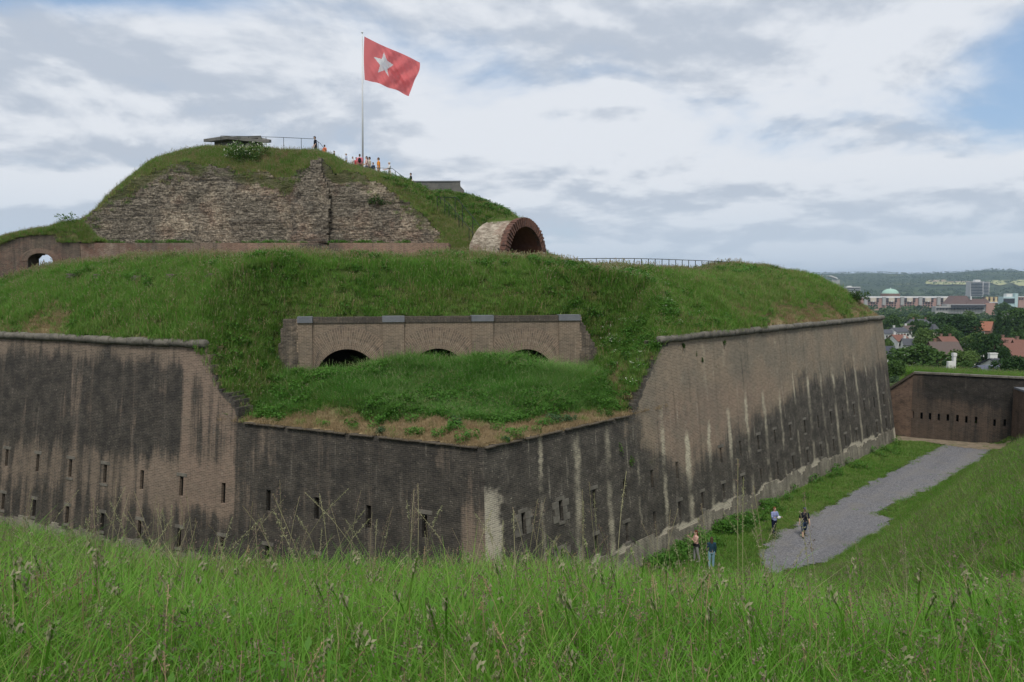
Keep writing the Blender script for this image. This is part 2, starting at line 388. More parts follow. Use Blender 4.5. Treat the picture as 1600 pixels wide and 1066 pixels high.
def in_poly(x, y, poly):
    ins = np.zeros(np.shape(x), bool); n = len(poly); j = n - 1
    for i in range(n):
        xi, yi = poly[i]; xj, yj = poly[j]
        c_ = ((yi > y) != (yj > y)) & (x < (xj - xi) * (y - yi) / (yj - yi + 1e-12) + xi); ins ^= c_; j = i
    return ins

# gravel path and worn earth on the ditch floor
m, g, b = new_mat('grey_gravel', .95, .15)
p = g.pos(); n1 = g.noise(p, 9, 3, .8); n2 = g.noise(p, .5, 4, .6); n3 = g.noise(p, 26, 2, .8)
c = g.mix(g.sm(n1, .3, .7), (.10, .10, .108, 1), (.225, .225, .238, 1)); c = g.mix(g.m('MULTIPLY', g.sm(n2, .48, .66), .35), c, (.19, .175, .15, 1))
sp_ = g.n('ShaderNodeSeparateXYZ', {0: p})
ax_ = g.m('ADD', g.m('MULTIPLY', sp_.outputs[0], float(NR[0])), g.m('MULTIPLY', sp_.outputs[1], float(NR[1]))); al_ = g.m('ADD', g.m('MULTIPLY', sp_.outputs[0], float(U[0])), g.m('MULTIPLY', sp_.outputs[1], float(U[1])))
trk = g.noise(g.n('ShaderNodeCombineXYZ', {0: g.m('MULTIPLY', ax_, .8), 1: g.m('MULTIPLY', al_, .06), 2: 0.0}).outputs[0], 1.0, 4, .6)
c = g.mix(g.m('MULTIPLY', g.sm(trk, .48, .64), .4), c, (.20, .19, .175, 1)); c = g.mix(g.m('MULTIPLY', g.sm(trk, .46, .36), .3), c, (.11, .11, .115, 1))
c = g.mix(.5, c, g.mix(g.sm(n3, .35, .65), (.4, .4, .42, 1), (1.4, 1.4, 1.4, 1)), 'MULTIPLY'); setc(g, b, c); bump(g, b, n1, 1.0, .05)
PATH_PX = [(1190, 862), (1205, 838), (1250, 812), (1293, 790), (1330, 770), (1362, 752), (1400, 732), (1440, 712), (1472, 697), (1490, 694), (1544, 698), (1552, 704), (1530, 722), (1490, 745), (1455, 765), (1400, 785), (1372, 803), (1400, 812), (1382, 832), (1340, 850), (1300, 880), (1190, 900)]
PATH = [PZ(*q, .03)[:2] for q in PATH_PX]
drape_poly('path', PATH, .03, MATS['grey_gravel'], step=.2, rag=.24)
m, g, b = new_mat('bare_earth', .95, .1)
p = g.pos(); n1 = g.noise(p, 1.5, 4, .7); setc(g, b, g.mix(g.sm(n1, .35, .65), (.24, .19, .14, 1), (.15, .13, .09, 1)))
DIRT = [PZ(*q, .045)[:2] for q in [(1398, 682), (1430, 683), (1480, 687), (1530, 692), (1578, 701), (1568, 706), (1530, 703), (1480, 697), (1440, 691), (1398, 690)]]
drape_poly('dirt_path', DIRT, .045, MATS['bare_earth'], step=.3, rag=.15)

# ------------------------------------------------------------------ outer brick wall of the fort
def wall_face(name, S, taus, hs, keep, holes, inward, mat, parent, attrs, depth=1.0):
    taus = np.unique(np.round(np.r_[taus, [h[0] for h in holes], [h[1] for h in holes]], 3))
    hs = np.unique(np.round(np.r_[hs, [h[2] for h in holes], [h[3] for h in holes]], 3))
    def thin(a, hard):
        out = [a[0]]
        for x in a[1:]:
            if x - out[-1] < .06 and round(x, 3) not in hard: continue
            if x - out[-1] < .06 and round(out[-1], 3) not in hard and len(out) > 1: out.pop()
            out.append(x)
        return np.array(out)
    taus = thin(taus, {round(v_, 3) for h in holes for v_ in h[:2]}); hs = thin(hs, {round(v_, 3) for h in holes for v_ in h[2:]})
    tc = (taus[1:] + taus[:-1]) / 2; hc = (hs[1:] + hs[:-1]) / 2
    TC, HC = np.meshgrid(tc, hc, indexing='ij'); K = keep(TC, HC)
    for a_, b_, c_, d_ in holes: K &= ~((TC > a_) & (TC < b_) & (HC > c_) & (HC < d_))
    V_, UV_, fs = [], [], []; ids = {}
    inward = np.array(inward)
    def vid(i, j, back):
        k = (i, j, back)
        if k not in ids:
            p = np.array(S(taus[i], hs[j])); uvp = [taus[i], hs[j]]
            if back: p = p + inward * depth; uvp = [taus[i] + .7, hs[j] + .35]
            ids[k] = len(V_); V_.append(p); UV_.append(uvp)
        return ids[k]
    nt_, nh_ = K.shape
    for i in range(nt_):
        for j in range(nh_):
            if not K[i, j]: continue
            fs.append((vid(i, j, 0), vid(i + 1, j, 0), vid(i + 1, j + 1, 0), vid(i, j + 1, 0)))
            for di, dj, e0, e1 in ((-1, 0, (i, j), (i, j + 1)), (1, 0, (i + 1, j + 1), (i + 1, j)), (0, -1, (i + 1, j), (i, j)), (0, 1, (i, j + 1), (i + 1, j + 1))):
                a_, b_ = i + di, j + dj
                if 0 <= a_ < nt_ and 0 <= b_ < nh_ and K[a_, b_]: continue
                if b_ < 0: continue
                fs.append((vid(*e0, 0), vid(*e1, 0), vid(*e1, 1), vid(*e0, 1)))
    UVa = np.array(UV_)
    at = {k: np.broadcast_to(f_(UVa[:, 0], UVa[:, 1]), len(UVa)) for k, f_ in attrs.items()}
    return mesh_ob(name, V_, fs, mat, parent, None, False, UVa, at)

fort = empty('fortress_wall', (B0[0], B0[1], 0), 'long sloping brick outer wall of the fort with two rows of narrow loopholes', 'fortress wall')
RH = [(2.4 + 2.6 * k - .13, 2.4 + 2.6 * k + .13, 3.72, 4.68) for k in range(20) if k != 6] + [(2.4 + 2.6 * k - .12, 2.4 + 2.6 * k + .12, 1.52, 2.48) for k in range(1, 20)]
LH = [(3.0 + 3 * k - .14, 3.0 + 3 * k + .14, 3.72, 4.75) for k in range(17)] + [(3.0 + 3 * k - .14, 3.0 + 3 * k + .14, 1.13, 2.1) for k in range(17)]
def top_r(t): return np.where(t < 11.2, ZL, np.where(t < 14.5, ZL + (t - 11.2) / 3.3 * (ZT - ZL) + (fbm(t * 2.3, t * 0 + 3) - .5) * .6, ZT))
def top_l(t):
    b_ = np.interp(t, [14.0, 14.25, 14.9, 15.25, 15.6, 16.2, 16.75], [ZL, 8.6, 9.15, 9.2, 9.6, 10.6, ZT])
    return np.where(t < 14.0, ZL, np.where(t < 16.75, b_ + (fbm(t * 2.7, t * 0 + 9) - .5) * .5, ZT))
taus = np.r_[np.arange(0, 18, .24), np.arange(18, L, .6), L]
hs = np.r_[np.arange(0, ZL - .1, .255), ZL, np.arange(ZL + .17, ZT - .05, .17), ZT]
def zb_r(t): return np.interp(t, [0, 9, 11, 13, 16, 22, 27, 35, 54], [9.5, 9.5, 7.8, 5.4, 4.0, 5.0, 6.2, 7.6, 7.6])
nz = lambda t, h, s=.35, o=0: fbm(t * s + o, h * s + o * 2) - .5
attr_r = {
    'dark': lambda t, h: np.where((t > 11.0) & (t < 15.3) & (h > np.interp(t, [11.2, 14.5], [ZL, ZT]) - .35), .75, 0) + sstep(h - zb_r(t) - nz(t, h, .5) * 3.2, 1.9, -1.7) * (.90 - .10 * sstep(t, 8, 16)) + .06,
    'pale': lambda t, h: np.maximum(np.where(t < 3, sstep(t + nz(t, h, 1.1, 7) * 1.6, 1.7, .2) * sstep(h, 8.3, 4.4) * .92, 0), .95 * sstep(h - nz(t, h, .8, 3) * 1.1, 1.6, 1.1)),
    'pink': lambda t, h: np.clip(sstep(h, 3.5, 5) * sstep(h, 9.6, 7.5) * sstep(t, 12, 15) * sstep(t, 34, 24), 0, 1) * .45,
    'streak': lambda t, h: np.where(t > 12, sstep(h - zb_r(t), 2.3, 1.5) * (.42 + .6 * sstep(h - zb_r(t), -1.5, 1.0)), .55 + 0 * h) * sstep(h, 7.9, 6.9 + 0 * h) * sstep(t, 2.4, 3.2) * sstep(h, .2, 1.0),
    'moss': lambda t, h: .42 * np.exp(-((t - 13) / 2.2) ** 2 - ((h - 5.2) / .9) ** 2) + .3 * np.exp(-((t - 9.5) / 1.2) ** 2 - ((h - 3.0) / .8) ** 2) + .05}
attr_l = {
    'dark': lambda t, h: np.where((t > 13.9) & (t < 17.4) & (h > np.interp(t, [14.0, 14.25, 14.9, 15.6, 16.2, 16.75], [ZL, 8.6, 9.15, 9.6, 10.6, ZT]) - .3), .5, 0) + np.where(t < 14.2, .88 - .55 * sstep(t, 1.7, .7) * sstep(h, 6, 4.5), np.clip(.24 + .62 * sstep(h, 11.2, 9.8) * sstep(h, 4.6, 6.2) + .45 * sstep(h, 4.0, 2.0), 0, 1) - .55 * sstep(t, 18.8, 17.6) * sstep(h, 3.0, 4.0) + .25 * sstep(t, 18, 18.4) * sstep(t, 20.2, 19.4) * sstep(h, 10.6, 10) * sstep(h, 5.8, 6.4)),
    'pale': lambda t, h: np.maximum(sstep(t, .5, .1) * .42, .30 * sstep(h, 6.8, 5.2) * sstep(h, 3.0, 4.2) * sstep(t, 14, 15)) + .5 * sstep(h - nz(t, h, .8, 3) * 1.0, 1.1, .7),
    'pink': lambda t, h: np.clip(sstep(t, 19.5, 17) + .35, 0, 1) * sstep(t, 13.6, 14.4) * .8 + .5 * sstep(t, 1.6, .8),
    'streak': lambda t, h: 0 * t,
    'moss': lambda t, h: .40 * np.exp(-((t - 14.1) / .35) ** 2 - ((h - 4.6) / 2.2) ** 2)}
in_r = (NR[0], NR[1], 0); in_l = (NL[0], NL[1], 0)
wall_face('right_face', lambda t, h: WR(skew(t, h), h), taus, hs, lambda t, h: h < top_r(t), RH, in_r, M_R, fort, attr_r)
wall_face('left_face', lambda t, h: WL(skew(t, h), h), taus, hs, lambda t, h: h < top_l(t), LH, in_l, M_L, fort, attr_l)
# the far flank beyond the right corner, and the hidden sides
a3 = np.array([math.sin(a2), math.cos(a2)]); n3_ = np.array([-a3[1], a3[0]]); B1 = PENT[1]
wall_face('flank_face', lambda t, h: (lambda p: (p[0], p[1], h))(B1 + skew(t, h) * a3 + n3_ * BAT * h), np.arange(0, L + .1, 3), np.r_[np.arange(0, ZT, 1.5), ZT], lambda t, h: h < 99, [], (n3_[0], n3_[1], 0), M_R, fort, {'dark': lambda t, h: .5 + 0 * t, 'pale': lambda t, h: .1 + 0 * t, 'pink': lambda t, h: 0 * t, 'streak': lambda t, h: 0 * t, 'moss': lambda t, h: 0 * t})

# loopholes: black plate paints the shade in the slot, stone lintel and sill
def loophole(face, D_, N_, t, h0, h1, wd, stone, big=0):
    S = (WR if face == 'r' else WL); A = np.array([D_[0], D_[1], 0]); nrm = -np.array([N_[0], N_[1], 0]); up = np.array([-nrm[0] * BAT, -nrm[1] * BAT, 1.]); up /= np.linalg.norm(up)
    hc = (h0 + h1) / 2; c_ = np.array(S(skew(t, hc), hc)); mb = MB()
    mb.cur = 0; mb.box(c_ - nrm * .16, (wd + .1, .02, h1 - h0 + .1), A, nrm, up)
    o = mb.build('loophole', [M_VOID], fort)
    ms = MB(); hh = h1 - h0
    sw = wd + random.uniform(.16, .34)
    if stone > .2: ms.box(c_ + up * (hh / 2 + .095) - nrm * .06, (sw + .15, .17, .17), A, nrm, up)
    if stone > .45: ms.box(c_ - up * (hh / 2 + .075) - nrm * .06, (sw, .19, .13), A, nrm, up)
    if big:
        for sgn in (-1, 1):
            for q in range(3):
                ms.box(c_ + A * sgn * (wd / 2 + (.16 if q % 2 else .24)) + up * ((q - 1) * .33) - nrm * .06, (.3 if q % 2 else .46, .165, .31), A, nrm, up)
    if len(ms.v):
        ms.build('stone_surround', [M_LINT], o)
for (t0, t1, h0, h1) in RH: loophole('r', U, NR, (t0 + t1) / 2, h0, h1, t1 - t0, random.random() * .75, big=(t0 < 6))
for (t0, t1, h0, h1) in LH: loophole('l', V, NL, (t0 + t1) / 2, h0, h1, t1 - t0, random.random() if h0 > 3 else .5 + random.random() * .5)

# rounded stone cordon along the top
def cordon(name, D_, S, t0, t1):
    mb = MB(); t = t0; nrm = None
    while t < t1 - .3:
        ln = min(random.uniform(.8, 1.5), t1 - t); j = random.uniform(-.02, .02); sg = random.uniform(-.018, .018)
        p0 = np.array(S(t + .012, ZT)) + (0, 0, .10 + j); p1 = np.array(S(t + ln - .012, ZT)) + (0, 0, .10 + j + sg)
        r_ = .24 + random.uniform(-.015, .015)
        mb.tube([p0, p0 + (p1 - p0) * .04, p0 + (p1 - p0) * .5, p0 + (p1 - p0) * .96, p1], [(r_ * .86, r_ * .8), (r_ * 1.02, r_ * .93), (r_ * (1 + random.uniform(-.03, .03)), r_ * .94), (r_ * 1.02, r_ * .93), (r_ * .86, r_ * .8)], 12, up=(0, 0, 1))
        t += ln
    mb.build(name, [M_CORD], fort, True)
cordon('cordon', U, WR, 14.75, L - ACU * BAT * ZT + .1); cordon('cordon', V, WL, 16.95, L - 1)
cordon('cordon', a3, lambda t, h: (lambda p: (p[0], p[1], h))(B1 + t * a3 + n3_ * BAT * h), ACU * BAT * ZT, 20)
M_RIM = stone_mat('rim_brick', (.11, .092, .07), (.08, .068, .054), (.05, .045, .038), 2.0)
# thin weathered top course of the broken salient
def rim(S, tmax):
    mb = MB(); t = .75
    while t < tmax:
        if random.random() < .12: t += random.uniform(.1, .3); continue
        ln = random.uniform(.25, .6); p0 = np.array(S(t, ZL)); p1 = np.array(S(t + ln - .02, ZL)); d = (p1 - p0); l_ = np.linalg.norm(d)
        mb.box((p0 + p1) / 2 + (0, 0, .0 + random.uniform(-.012, .012)), (l_, .30, .05), d / l_); t += ln
    mb.build('rim_course', [M_RIM], fort)
rim(WR, 11.2); rim(WL, 13.9)
# battered limestone plinth at the foot of both faces
m_pl = wall_mat('plinth_limestone', (.29, .27, .22), (.22, .20, .165), (.10, .095, .08), (.14, .13, .11), pale=(.40, .375, .32), bs=.5)
def plinth(S, nrm, hmax, seed):
    ts = np.arange(1.0, L - .5, .22); hs_ = np.r_[np.arange(-.3, hmax, .15)]
    rag = lambda t: hmax - .75 + .95 * fbm(t * .9 + seed, t * 0, 3)
    wall_face('plinth', lambda t, h: tuple(np.array(S(skew(t, h), h)) - np.array([nrm[0], nrm[1], 0]) * (.012 + .06 * fbm(t * 1.3, h * 1.3))), ts, hs_, lambda t, h: h < rag(t), [], (nrm[0], nrm[1], 0), m_pl, fort,
        {'dark': lambda t, h: .55 + 0 * t, 'pale': lambda t, h: .34 + .5 * (fbm(t * .7, h * .7) - .5), 'pink': lambda t, h: 0 * t, 'streak': lambda t, h: 0 * t, 'moss': lambda t, h: .22 * sstep(h, .5, .0)}, depth=.3)
plinth(WR, NR, 1.45, 3); plinth(WL, NL, 1.1, 8)

# counterscarp wall closing the ditch, with its sloping wing and a side wall
cw = empty('counterscarp_wall', (FW0[0], FW0[1], 0), 'low dark brick wall closing the far end of the ditch with a single row of loopholes', 'brick wall')
FL = np.linalg.norm(FW1 - FW0)
SF_ = lambda t, h: (FW0[0] + FE[0] * t, FW0[1] + FE[1] * t, h)
FH = []
for q in [(1426, 648), (1440, 650), (1453, 651), (1467, 652), (1481, 653), (1496, 654), (1510, 656), (1525, 657), (1554, 661), (1570, 661)]:
    r_ = ray(*q); k = (FN @ FW0) / (FN @ r_[:2]); t = FE @ (r_[:2] * k - FW0); z = ZC + r_[2] * k; FH.append((t - .1, t + .1, z - .33, z + .33))
dz = lambda v_: (lambda t, h: v_ + 0 * t)
wall_face('main_wall', SF_, np.arange(0, FL + 2.4, .5), np.r_[np.arange(-.3, FZ, .5), FZ], lambda t, h: h < 99, FH, (FN[0], FN[1], 0), M_FAR, cw,
    {'dark': lambda t, h: .25 + .7 * sstep(h, 3.2, 4.6) * sstep(t, .1, 1.2) + .25 * sstep(t, 2, 7), 'pale': lambda t, h: .12 + .1 * sstep(h, 5.4, 5.7), 'pink': dz(.05), 'streak': dz(0), 'moss': dz(0)}, depth=.9)
mb = MB()
for (a_, b_, c_, d_) in FH:
    q = np.array(SF_((a_ + b_) / 2, (c_ + d_) / 2)) + np.array([FN[0], FN[1], 0]) * .45
    m1 = MB(); m1.box(q, (.3, .03, .8), (FE[0], FE[1], 0)); m1.build('loophole', [M_VOID], cw)  # black plate, the slot's shade put into its colour
c1_ = MB(); k = 0.0
while k < FL + 2:
    q = np.array(SF_(k + .75, FZ + .07)) + np.array([FN[0], FN[1], 0]) * .25; c1_.box(q, (1.47, .75, .15), (FE[0], FE[1], 0)); k += 1.5
c1_.build('coping', [M_CORD], cw)
# its wing: slanting top, turned back from the ditch
wd_ = -FE * math.cos(R(24)) + FN * math.sin(R(24)); wn_ = np.array([wd_[1], -wd_[0]]); wn_ = wn_ if wn_ @ FN > 0 else -wn_
wall_face('wing_wall', lambda t, h: (FW0[0] + wd_[0] * t, FW0[1] + wd_[1] * t, h), np.arange(0, 9.1, .3), np.arange(-.5, FZ + .2, .15), lambda t, h: h < FZ - .05 - .78 * t, [], (wn_[0], wn_[1], 0), M_FAR, cw,
    {'dark': dz(.05), 'pale': dz(.14), 'pink': dz(.5), 'streak': dz(0), 'moss': dz(.0)}, depth=.8)  # redder, less dark tone paints the light on this face
c1_ = MB(); q0 = np.array([*(FW0 + wn_ * .25), FZ + .02]); q1 = q0 + np.array([wd_[0] * 7.4, wd_[1] * 7.4, -.78 * 7.4]); dd = (q1 - q0) / np.linalg.norm(q1 - q0)
c1_.box((q0 + q1) / 2, (np.linalg.norm(q1 - q0), .8, .2), dd, (wn_[0], wn_[1], 0), np.cross(dd, (wn_[0], wn_[1], 0))); c1_.build('coping', [M_RIM], cw)
sw = empty('counterscarp_side_wall', (FW1[0], FW1[1], 0), 'end of a brown brick wall with grey coping at the right edge above the ditch corner', 'brick wall')
sdir = -U * .9 + np.array([.44, 0]); sdir /= np.linalg.norm(sdir); sn = np.array([-sdir[1], sdir[0]]); sn = sn if sn @ FE > 0 else -sn
wall_face('main_wall', lambda t, h: (FW1[0] + sdir[0] * t, FW1[1] + sdir[1] * t, h), np.arange(0, 12.1, .5), np.r_[np.arange(-.3, 5.3, .4), 5.35], lambda t, h: h < 99, [], (sn[0], sn[1], 0), M_FAR, sw,
    {'dark': dz(.25), 'pale': dz(.1), 'pink': dz(.4), 'streak': dz(0), 'moss': dz(.0)}, depth=.8)
c1_ = MB(); c1_.box(np.r_[FW1 + sdir * 6.3 + sn * .3, 5.45], (11.4, .95, .18), (sdir[0], sdir[1], 0)); c1_.build('coping', [M_CAP], sw)

# ------------------------------------------------------------------ grassy rampart on top of the fort
OFFS = BAT * ZT
def PS(px, py, off=0.0):
    r_ = ray(px, py); k = ((C0 + ES * (SF + off)) @ ES) / (r_[:2] @ ES); q = CAM + r_ * k
    return (q[:2] - C0) @ EW, q[2]
def FP(w_, z, off=0.0):
    q = C0 + ES * (SF + off) + EW * w_; return (q[0], q[1], z)
WE = [PS(px, 500)[0] for px in (440, 487, 598, 631, 737, 770, 873, 905, 936)]
ZTOP = PS(690, 494.5)[1]; ZB_ = 8.0
WLO, WHI = WE[1] - .8, WE[7] + .12
def insets(x, y):
    out = []
    for i in range(5):
        a = PN[i]; e = PN[(i + 1) % 5] - a; n_ = np.array([-e[1], e[0]]) / np.linalg.norm(e)
        out.append((x - a[0]) * n_[0] + (y - a[1]) * n_[1] - OFFS)
    return out
def smin(a, b, k=1.0):
    h = np.clip(.5 + .5 * (b - a) / k, 0, 1); return b * (1 - h) + a * h - k * h * (1 - h)
ZC_PX = ([-300, -100, 0, 50, 100, 200, 500, 800, 860, 920, 985, 1080, 1160, 1230, 1500], [13.9, 14.3, 15.1, 15.75, 16.35, 16.75, 16.75, 16.7, 16.45, 16.1, 15.95, 16.1, 16.4, 16.4, 16.2])
def low_in(x, y):
    ql = (x - B0[0]) * NL[0] + (y - B0[1]) * NL[1] - BAT * ZL; qr = (x - B0[0]) * NR[0] + (y - B0[1]) * NR[1] - BAT * ZL
    return np.minimum(ql, qr)
def zb(x, y):
    """grass terrace behind the broken salient"""
    s = (x - C0[0]) * ES[0] + (y - C0[1]) * ES[1]; w_ = (x - C0[0]) * EW[0] + (y - C0[1]) * EW[1]
    bul = .42 * np.exp(-((w_ - .3) / 3.3) ** 2) * sstep(s, 7, 11.5)
    return ZL + .04 + 1.75 * np.minimum(sstep(s, 1.8, 12.6), sstep(low_in(x, y), .7, 4.8)) + bul + (fbm(x * .55, y * .55) - .5) * .9 * sstep(low_in(x, y), .4, 2.2)
def za(x, y, full=False):
    x = np.asarray(x, float); y = np.asarray(y, float)
    q5 = insets(x, y); s = (x - C0[0]) * ES[0] + (y - C0[1]) * ES[1]; w_ = (x - C0[0]) * EW[0] + (y - C0[1]) * EW[1]
    q = q5[0]
    for k in q5[1:]: q = smin(q, k)
    dwf = np.maximum(0, np.maximum(WLO - w_, w_ - WHI)); q = smin(q, (s - SF) + 2.1 + 1.8 * dwf, 1.5)
    q = np.minimum(q, np.minimum(q5[0], q5[4]) + .0)
    px = 800 + F * x / np.maximum(y, 5)
    zc = np.interp(px, *ZC_PX) - .5
    zc = zc + (fbm(x * .22, y * .22) - .5) * .35
    qq = np.clip(q / 9.0, 0, 1)
    f = zc - (zc - ZT - .05) * (1 - qq) ** 2.25
    f = f - sstep(q, 9, 15) * .35 + (fbm(x * .6, y * .6) - .5) * .55 * sstep(q, .3, 2)
    wl = -WLO + .75 + (SF - s) * .38
    gs = np.where(w_ > 0, w_ - WHI - .9 + .09 * (SF - s), -w_ - wl)
    slope = np.maximum(gs, (s - SF - .35) * 2.6)
    side = zb(x, y) - .05 + 1.25 * np.maximum(slope, -.6)
    inw = (w_ > WLO) & (w_ < WHI); ins = inw & (s > SF + .12)
    f = np.minimum(f, ZTOP - .07 + 1.15 * np.maximum(0, s - SF - .75) + 1.7 * dwf)
    z = np.where(ins, f, np.minimum(f, side))
    keep = (np.minimum.reduce(q5) > -.12) & (ins | (slope > -.5) | (s > SF + 3)) & ~(inw & (s <= SF + .12))
    q = np.where((s < SF + 4) & (dwf > 0) & (np.minimum.reduce(q5) > .15), np.maximum(q, 2.0), q)
    return z, keep, q, s, w_
def grid_sheet(name, x0, x1, y0, y1, st, fn, mat, dryfn=None):
    X, Y = np.meshgrid(np.arange(x0, x1, st), np.arange(y0, y1, st), indexing='ij')
    Z, K = fn(X, Y); id_ = np.arange(X.size).reshape(X.shape)
    k = K[:-1, :-1] & K[1:, :-1] & K[:-1, 1:] & K[1:, 1:]
    f = np.stack([id_[:-1, :-1], id_[1:, :-1], id_[1:, 1:], id_[:-1, 1:]], -1)[k]
    used = np.unique(f); rm = np.full(X.size, -1); rm[used] = np.arange(len(used))
    v = np.stack([X, Y, Z], -1).reshape(-1, 3)[used]
    o = mesh_ob(name, v, rm[f], mat, smooth=True, attrs={'dry': dryfn(v[:, 0], v[:, 1]) if dryfn else np.zeros(len(v))})
    tag(o, kind='structure'); return o
grid_sheet('rampart_ground', -62, 46, 27, 128, .4, lambda X, Y: za(X, Y)[:2], M_SOIL, lambda x, y: sstep(za(x, y)[2], 1.1, .2) * .8)
def zb_fn(X, Y):
    _, _, q, s, w_ = za(X, Y)
    return zb(X, Y), (low_in(X, Y) > -.06) & (s < SF + .8) & (np.abs(w_) < 13.6)
grid_sheet('terrace_ground', -16, 10, 28, 50, .3, zb_fn, M_SOIL, lambda x, y: sstep(low_in(x, y) + (fbm(x, y) - .5) * 1.8 - 2.0 * np.exp(-(((x - C0[0]) * EW[0] + (y - C0[1]) * EW[1]) / 5.5) ** 2), 1.6, .6))

# ------------------------------------------------------------------ gun casemates: three brick arches
fa = empty('casemate_front', FP(0, 9), 'brick front with three arched gun openings sunk into the grassy rampart', 'casemate')
ARC = []
for c_px, c_py in ((542.5, 593), (684, 591), (822, 591)):
    w_, z = PS(c_px, c_py); ARC.append((w_, z))
RI = 47 / F * (C0 + ES * SF)[1]; RO = 80 / F * (C0 + ES * SF)[1]
ze = lambda v_: {k: np.full(v_, d) for k, d in (('dark', .22), ('pale', .14), ('pink', .1), ('streak', 0), ('moss', .1))}
# wall between the end piers, strips over each opening
mb_v, mb_f, mb_uv = [], [], []
def quad(p, uvs):
    o = len(mb_v); mb_v.extend(p); mb_uv.extend(uvs); mb_f.append([o, o + 1, o + 2, o + 3])
ws = sorted(set([WE[1], WE[7]] + [a_[0] + RI * math.sin(t) for a_ in ARC for t in np.linspace(-math.pi / 2, math.pi / 2, 25)]))
TH = .85
for a_, b_ in zip(ws[:-1], ws[1:]):
    def zlow(w_):
        for aw, az_ in ARC:
            if abs(w_ - aw) <= RI + 1e-6: return az_ + math.sqrt(max(0, RI * RI - (w_ - aw) ** 2))
        return ZB_
    mid = (a_ + b_) / 2; op = any(abs(mid - aw) < RI for aw, _ in ARC)
    za_, zb__ = (zlow(a_), zlow(b_)) if op else (ZB_, ZB_)
    quad([FP(a_, za_), FP(b_, zb__), FP(b_, ZTOP - .3), FP(a_, ZTOP - .3)], [(a_, za_), (b_, zb__), (b_, ZTOP), (a_, ZTOP)])
    if op: quad([FP(a_, za_), FP(a_, za_, TH), FP(b_, zb__, TH), FP(b_, zb__)], [(a_, za_), (a_, za_ + TH), (b_, zb__ + TH), (b_, zb__)])
for aw, az_ in ARC:
    for sg in (-1, 1):
        q = aw + sg * RI
        quad([FP(q, ZB_), FP(q, ZB_, TH), FP(q, az_, TH), FP(q, az_)], [(0, 0), (TH, 0), (TH, 1.2), (0, 1.2)])
mesh_ob('front_wall', mb_v, mb_f, M_CAS, fa, uv=mb_uv, attrs=ze(len(mb_v)))
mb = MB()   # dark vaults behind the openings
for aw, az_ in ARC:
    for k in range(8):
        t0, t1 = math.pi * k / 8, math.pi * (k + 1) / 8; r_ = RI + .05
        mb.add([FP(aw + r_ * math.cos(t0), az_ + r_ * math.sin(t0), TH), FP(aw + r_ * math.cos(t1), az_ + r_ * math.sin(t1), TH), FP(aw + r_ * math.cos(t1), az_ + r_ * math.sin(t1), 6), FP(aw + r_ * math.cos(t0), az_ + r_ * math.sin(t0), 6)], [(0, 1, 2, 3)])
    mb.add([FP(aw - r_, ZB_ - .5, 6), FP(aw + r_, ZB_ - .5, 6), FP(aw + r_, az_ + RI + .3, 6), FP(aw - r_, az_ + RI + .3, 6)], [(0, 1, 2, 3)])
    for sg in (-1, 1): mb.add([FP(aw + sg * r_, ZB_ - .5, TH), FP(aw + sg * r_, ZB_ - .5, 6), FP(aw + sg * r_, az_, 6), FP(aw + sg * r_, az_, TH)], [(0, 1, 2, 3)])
mb.build('vault', [flat('sooty_brick', (.045, .035, .03), .95, .3, 2, .05)], fa)  # near-black brick colour throughout the vault interiors
# voussoir rings, four rows of headers, standing a little proud
for (aw, az_), bay in zip(ARC, ((WE[1] - .1, WE[2] + .1), (WE[3] - .1, WE[4] + .1), (WE[5] - .1, WE[6] + .1))):
    vs, fs, uvs = [], [], []
    n_ = 40; th0 = math.asin(max(-1, min(1, (ZB_ - az_) / RO)))
    ths = np.linspace(R(4), R(176), n_ + 1)
    for i, th in enumerate(ths):
        for r_, off in ((RI - .01, -.04), (RO, -.04), (RO, .05), (RI - .01, .3)):
            bl, br = bay; vs.append(FP(min(br, max(bl, aw + r_ * math.cos(th))), az_ + r_ * math.sin(th), off)); uvs.append(((r_ - RI) * .9 if off < 0 else r_ + .5, th * 1.7))
    for i in range(n_):
        for k in range(4):
            a_, b_ = i * 4 + k, i * 4 + (k + 1) % 4; fs.append((a_, b_, b_ + 4, a_ + 4))
    d = ze(len(vs)); d['dark'][:] = .3; d['pink'][:] = .25
    mesh_ob('arch_ring', vs, fs, M_CAS, fa, uv=[(q[0], q[1]) for q in uvs], attrs=d)
# piers, proud of the wall
ZG = 8.2
for a_, b_ in ((WE[1] - .75, WE[1] + .02), (WE[2], WE[3]), (WE[4], WE[5]), (WE[6], WE[7])):
    vs = []; uvs = []; fs = []
    for (w_, off, uu) in ((a_, .2, -.3), (a_, -.13, 0), (b_, -.13, b_ - a_), (b_, .2, b_ - a_ + .3)):
        for z in (ZG, ZTOP - .28): vs.append(FP(w_, z, off)); uvs.append((uu, z))
    fs = [(0, 2, 3, 1), (2, 4, 5, 3), (4, 6, 7, 5)]
    mesh_ob('pier', vs, fs, M_CAS, fa, uv=uvs, attrs=ze(8))
    mb = MB(); mb.box(FP((a_ + b_) / 2, ZTOP - .13, .15), (b_ - a_ + .06, .72, .34), np.r_[EW, 0]); mb.build('capstone', [M_CAP], fa)
for sg, q in ((-1, WLO + .1), (1, WHI - .1)):
    vs = [FP(q + dx, z, off) for dx in (-.15, .15) for off in (.05, 2.2) for z in (8.0, ZTOP - .09)]
    mesh_ob('cheek_wall', vs, [(0, 1, 3, 2), (4, 6, 7, 5), (0, 4, 5, 1), (2, 3, 7, 6), (1, 5, 7, 3)], M_CAS, fa, uv=[(off_, z_) for _ in (0, 1) for off_ in (0, 2.2) for z_ in (0, 4.9)], attrs=ze(8))
